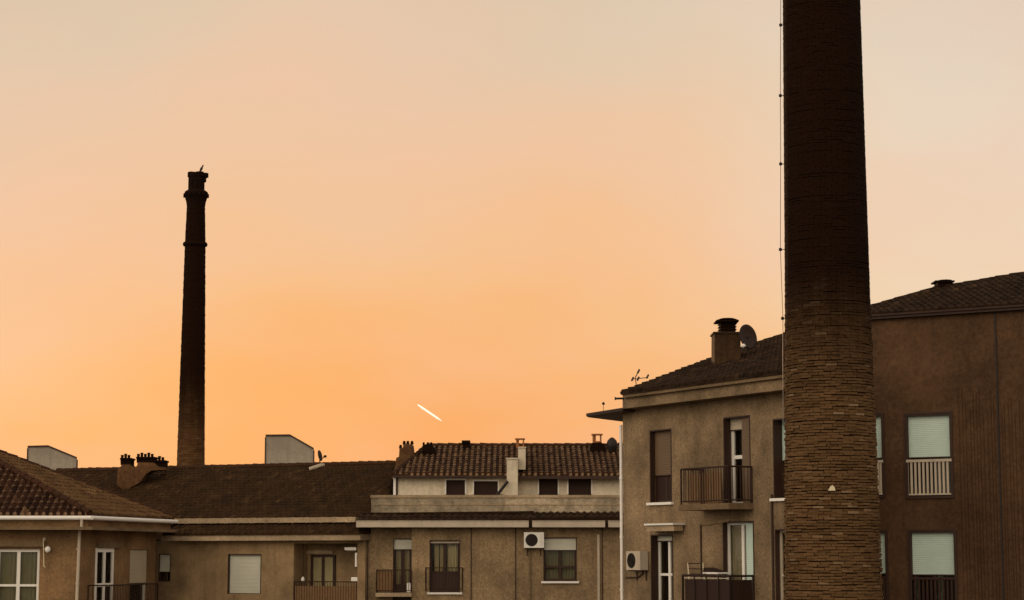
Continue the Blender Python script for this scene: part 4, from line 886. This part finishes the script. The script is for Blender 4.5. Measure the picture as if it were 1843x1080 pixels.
mb = MB(); mb.lathe((cxF, YF, 0), [(rF(336, 369), zc(374)), (rF(335, 371), zc(364)), (rF(332, 374), zc(354)), (rF(331, 375), zc(349)), (rF(332, 374), zc(346)), (rF(338, 368), zc(342)), (rF(338, 368), zc(341))], 16)
rr9 = random.Random(3)
for k in range(16):
    a = 2 * math.pi * k / 16; r = rF(332, 374); mb.box((cxF + math.cos(a) * r, YF + math.sin(a) * r, zc(352) + rr9.uniform(-.05, .05)), (.16, .16, .22), a)
TFa.part('corbel', mb, M['soot'])
cr = MB(); n = 22; R1 = rF(338, 367); i0 = len(cr.v)
for k in range(n):                                        # broken top ring, lip overhanging on the right
    a0, a1 = 2 * math.pi * k / n, 2 * math.pi * (k + 1) / n; lip = max(0, math.cos((a0 + a1) / 2 - .15)) ** 6 * .20
    top = zc(310.5) - rr9.uniform(0, .07); dz = zc(342)
    for (ra_, rb2, za, zb) in ((R1 * .72, R1, dz, zc(327)), (R1 * .72, R1 + lip * .6, zc(327), zc(319)), (R1 * .72, R1 + .05 + lip, zc(319), top)):
        rb2 += rr9.uniform(-.015, .02)
        q = [(cxF + math.cos(a) * r, YF + math.sin(a) * r) for a, r in ((a0, ra_), (a0, rb2), (a1, rb2), (a1, ra_))]
        cr.hull8([(x, y, za) for x, y in q], [(x, y, zb) for x, y in q])
TFa.part('crown', cr, M['soot'])
# bird on the rim
bx = atY(360.5, 311, YF - .0); TBi = None
prof_b = [(.012, -.12), (.035, -.02), (.075, .10), (.105, .26), (.10, .38), (.062, .48), (.055, .54), (.064, .60), (.05, .65), (.01, .68)]
ax = (atY(366, 297, YF) - atY(359, 311, YF)).normalized(); bb0 = atY(359.6, 309.5, YF)
mb = MB(); sc = .78; mb.lathe(bb0, [(r * sc, z * sc) for r, z in prof_b], 12, axis=ax)
hd = bb0 + ax * .6 * sc; mb.tube(hd, hd + Vector((.05, -.11, .0)), .02, 6, .004)
for s in (-.05, .05): mb.tube(bb0 + Vector((s, 0, .1)), Vector((bb0.x + s, bb0.y, zc(310.5) - .03)), .012, 5)
bd = link_mesh('bird', mb, M['feather'], bb0, None, True); bd.location = bb0; bd['label'] = 'dark upright bird perched on the rim of the far brick stack'; bd['category'] = 'bird'

# ================================================================== contrail
A = atY(751, 728, 3500); B = atY(796, 758.5, 3500); mb = MB(); d = B - A; n = 14; i = 0
ax = d.normalized(); side = Vector((ax.z, 0, -ax.x)); rings = []
pr_ = []
for k in range(n + 1):
    t = k / n; r = 1.75 * min(1, .35 + 5 * t, .2 + 4 * (1 - t)) * (1 + .08 * math.sin(k * 2.3)); pr_.append((r if 0 < k < n else .3, d.length * t))
mb.lathe(A, pr_, 10, axis=ax)
m, t, b = base_mat('ice_cloud'); b.inputs['Base Color'].default_value = (1, .97, .9, 1); b.inputs['Emission Color'].default_value = (1, .90, .74, 1); b.inputs['Emission Strength'].default_value = .62  # emission stands in for sunlight scattered by the trail
lw = N(t, 'ShaderNodeLayerWeight'); lw.inputs[0].default_value = .5; cn_ = noise(t, .25, 4, .7, ocoord(t))
t.links.new(mth(t, 'MULTIPLY', mth(t, 'MULTIPLY', mth(t, 'POWER', mth(t, 'SUBTRACT', 1.0, lw.outputs['Facing']), 1.3), mth(t, 'ADD', cn_, .75)), 1.0, True), b.inputs['Alpha'])
o = link_mesh('contrail', mb, m, A, None, True); o.location = A; o['label'] = 'short bright white vapour trail slanting down in the orange sky'; o['category'] = 'vapour trail'
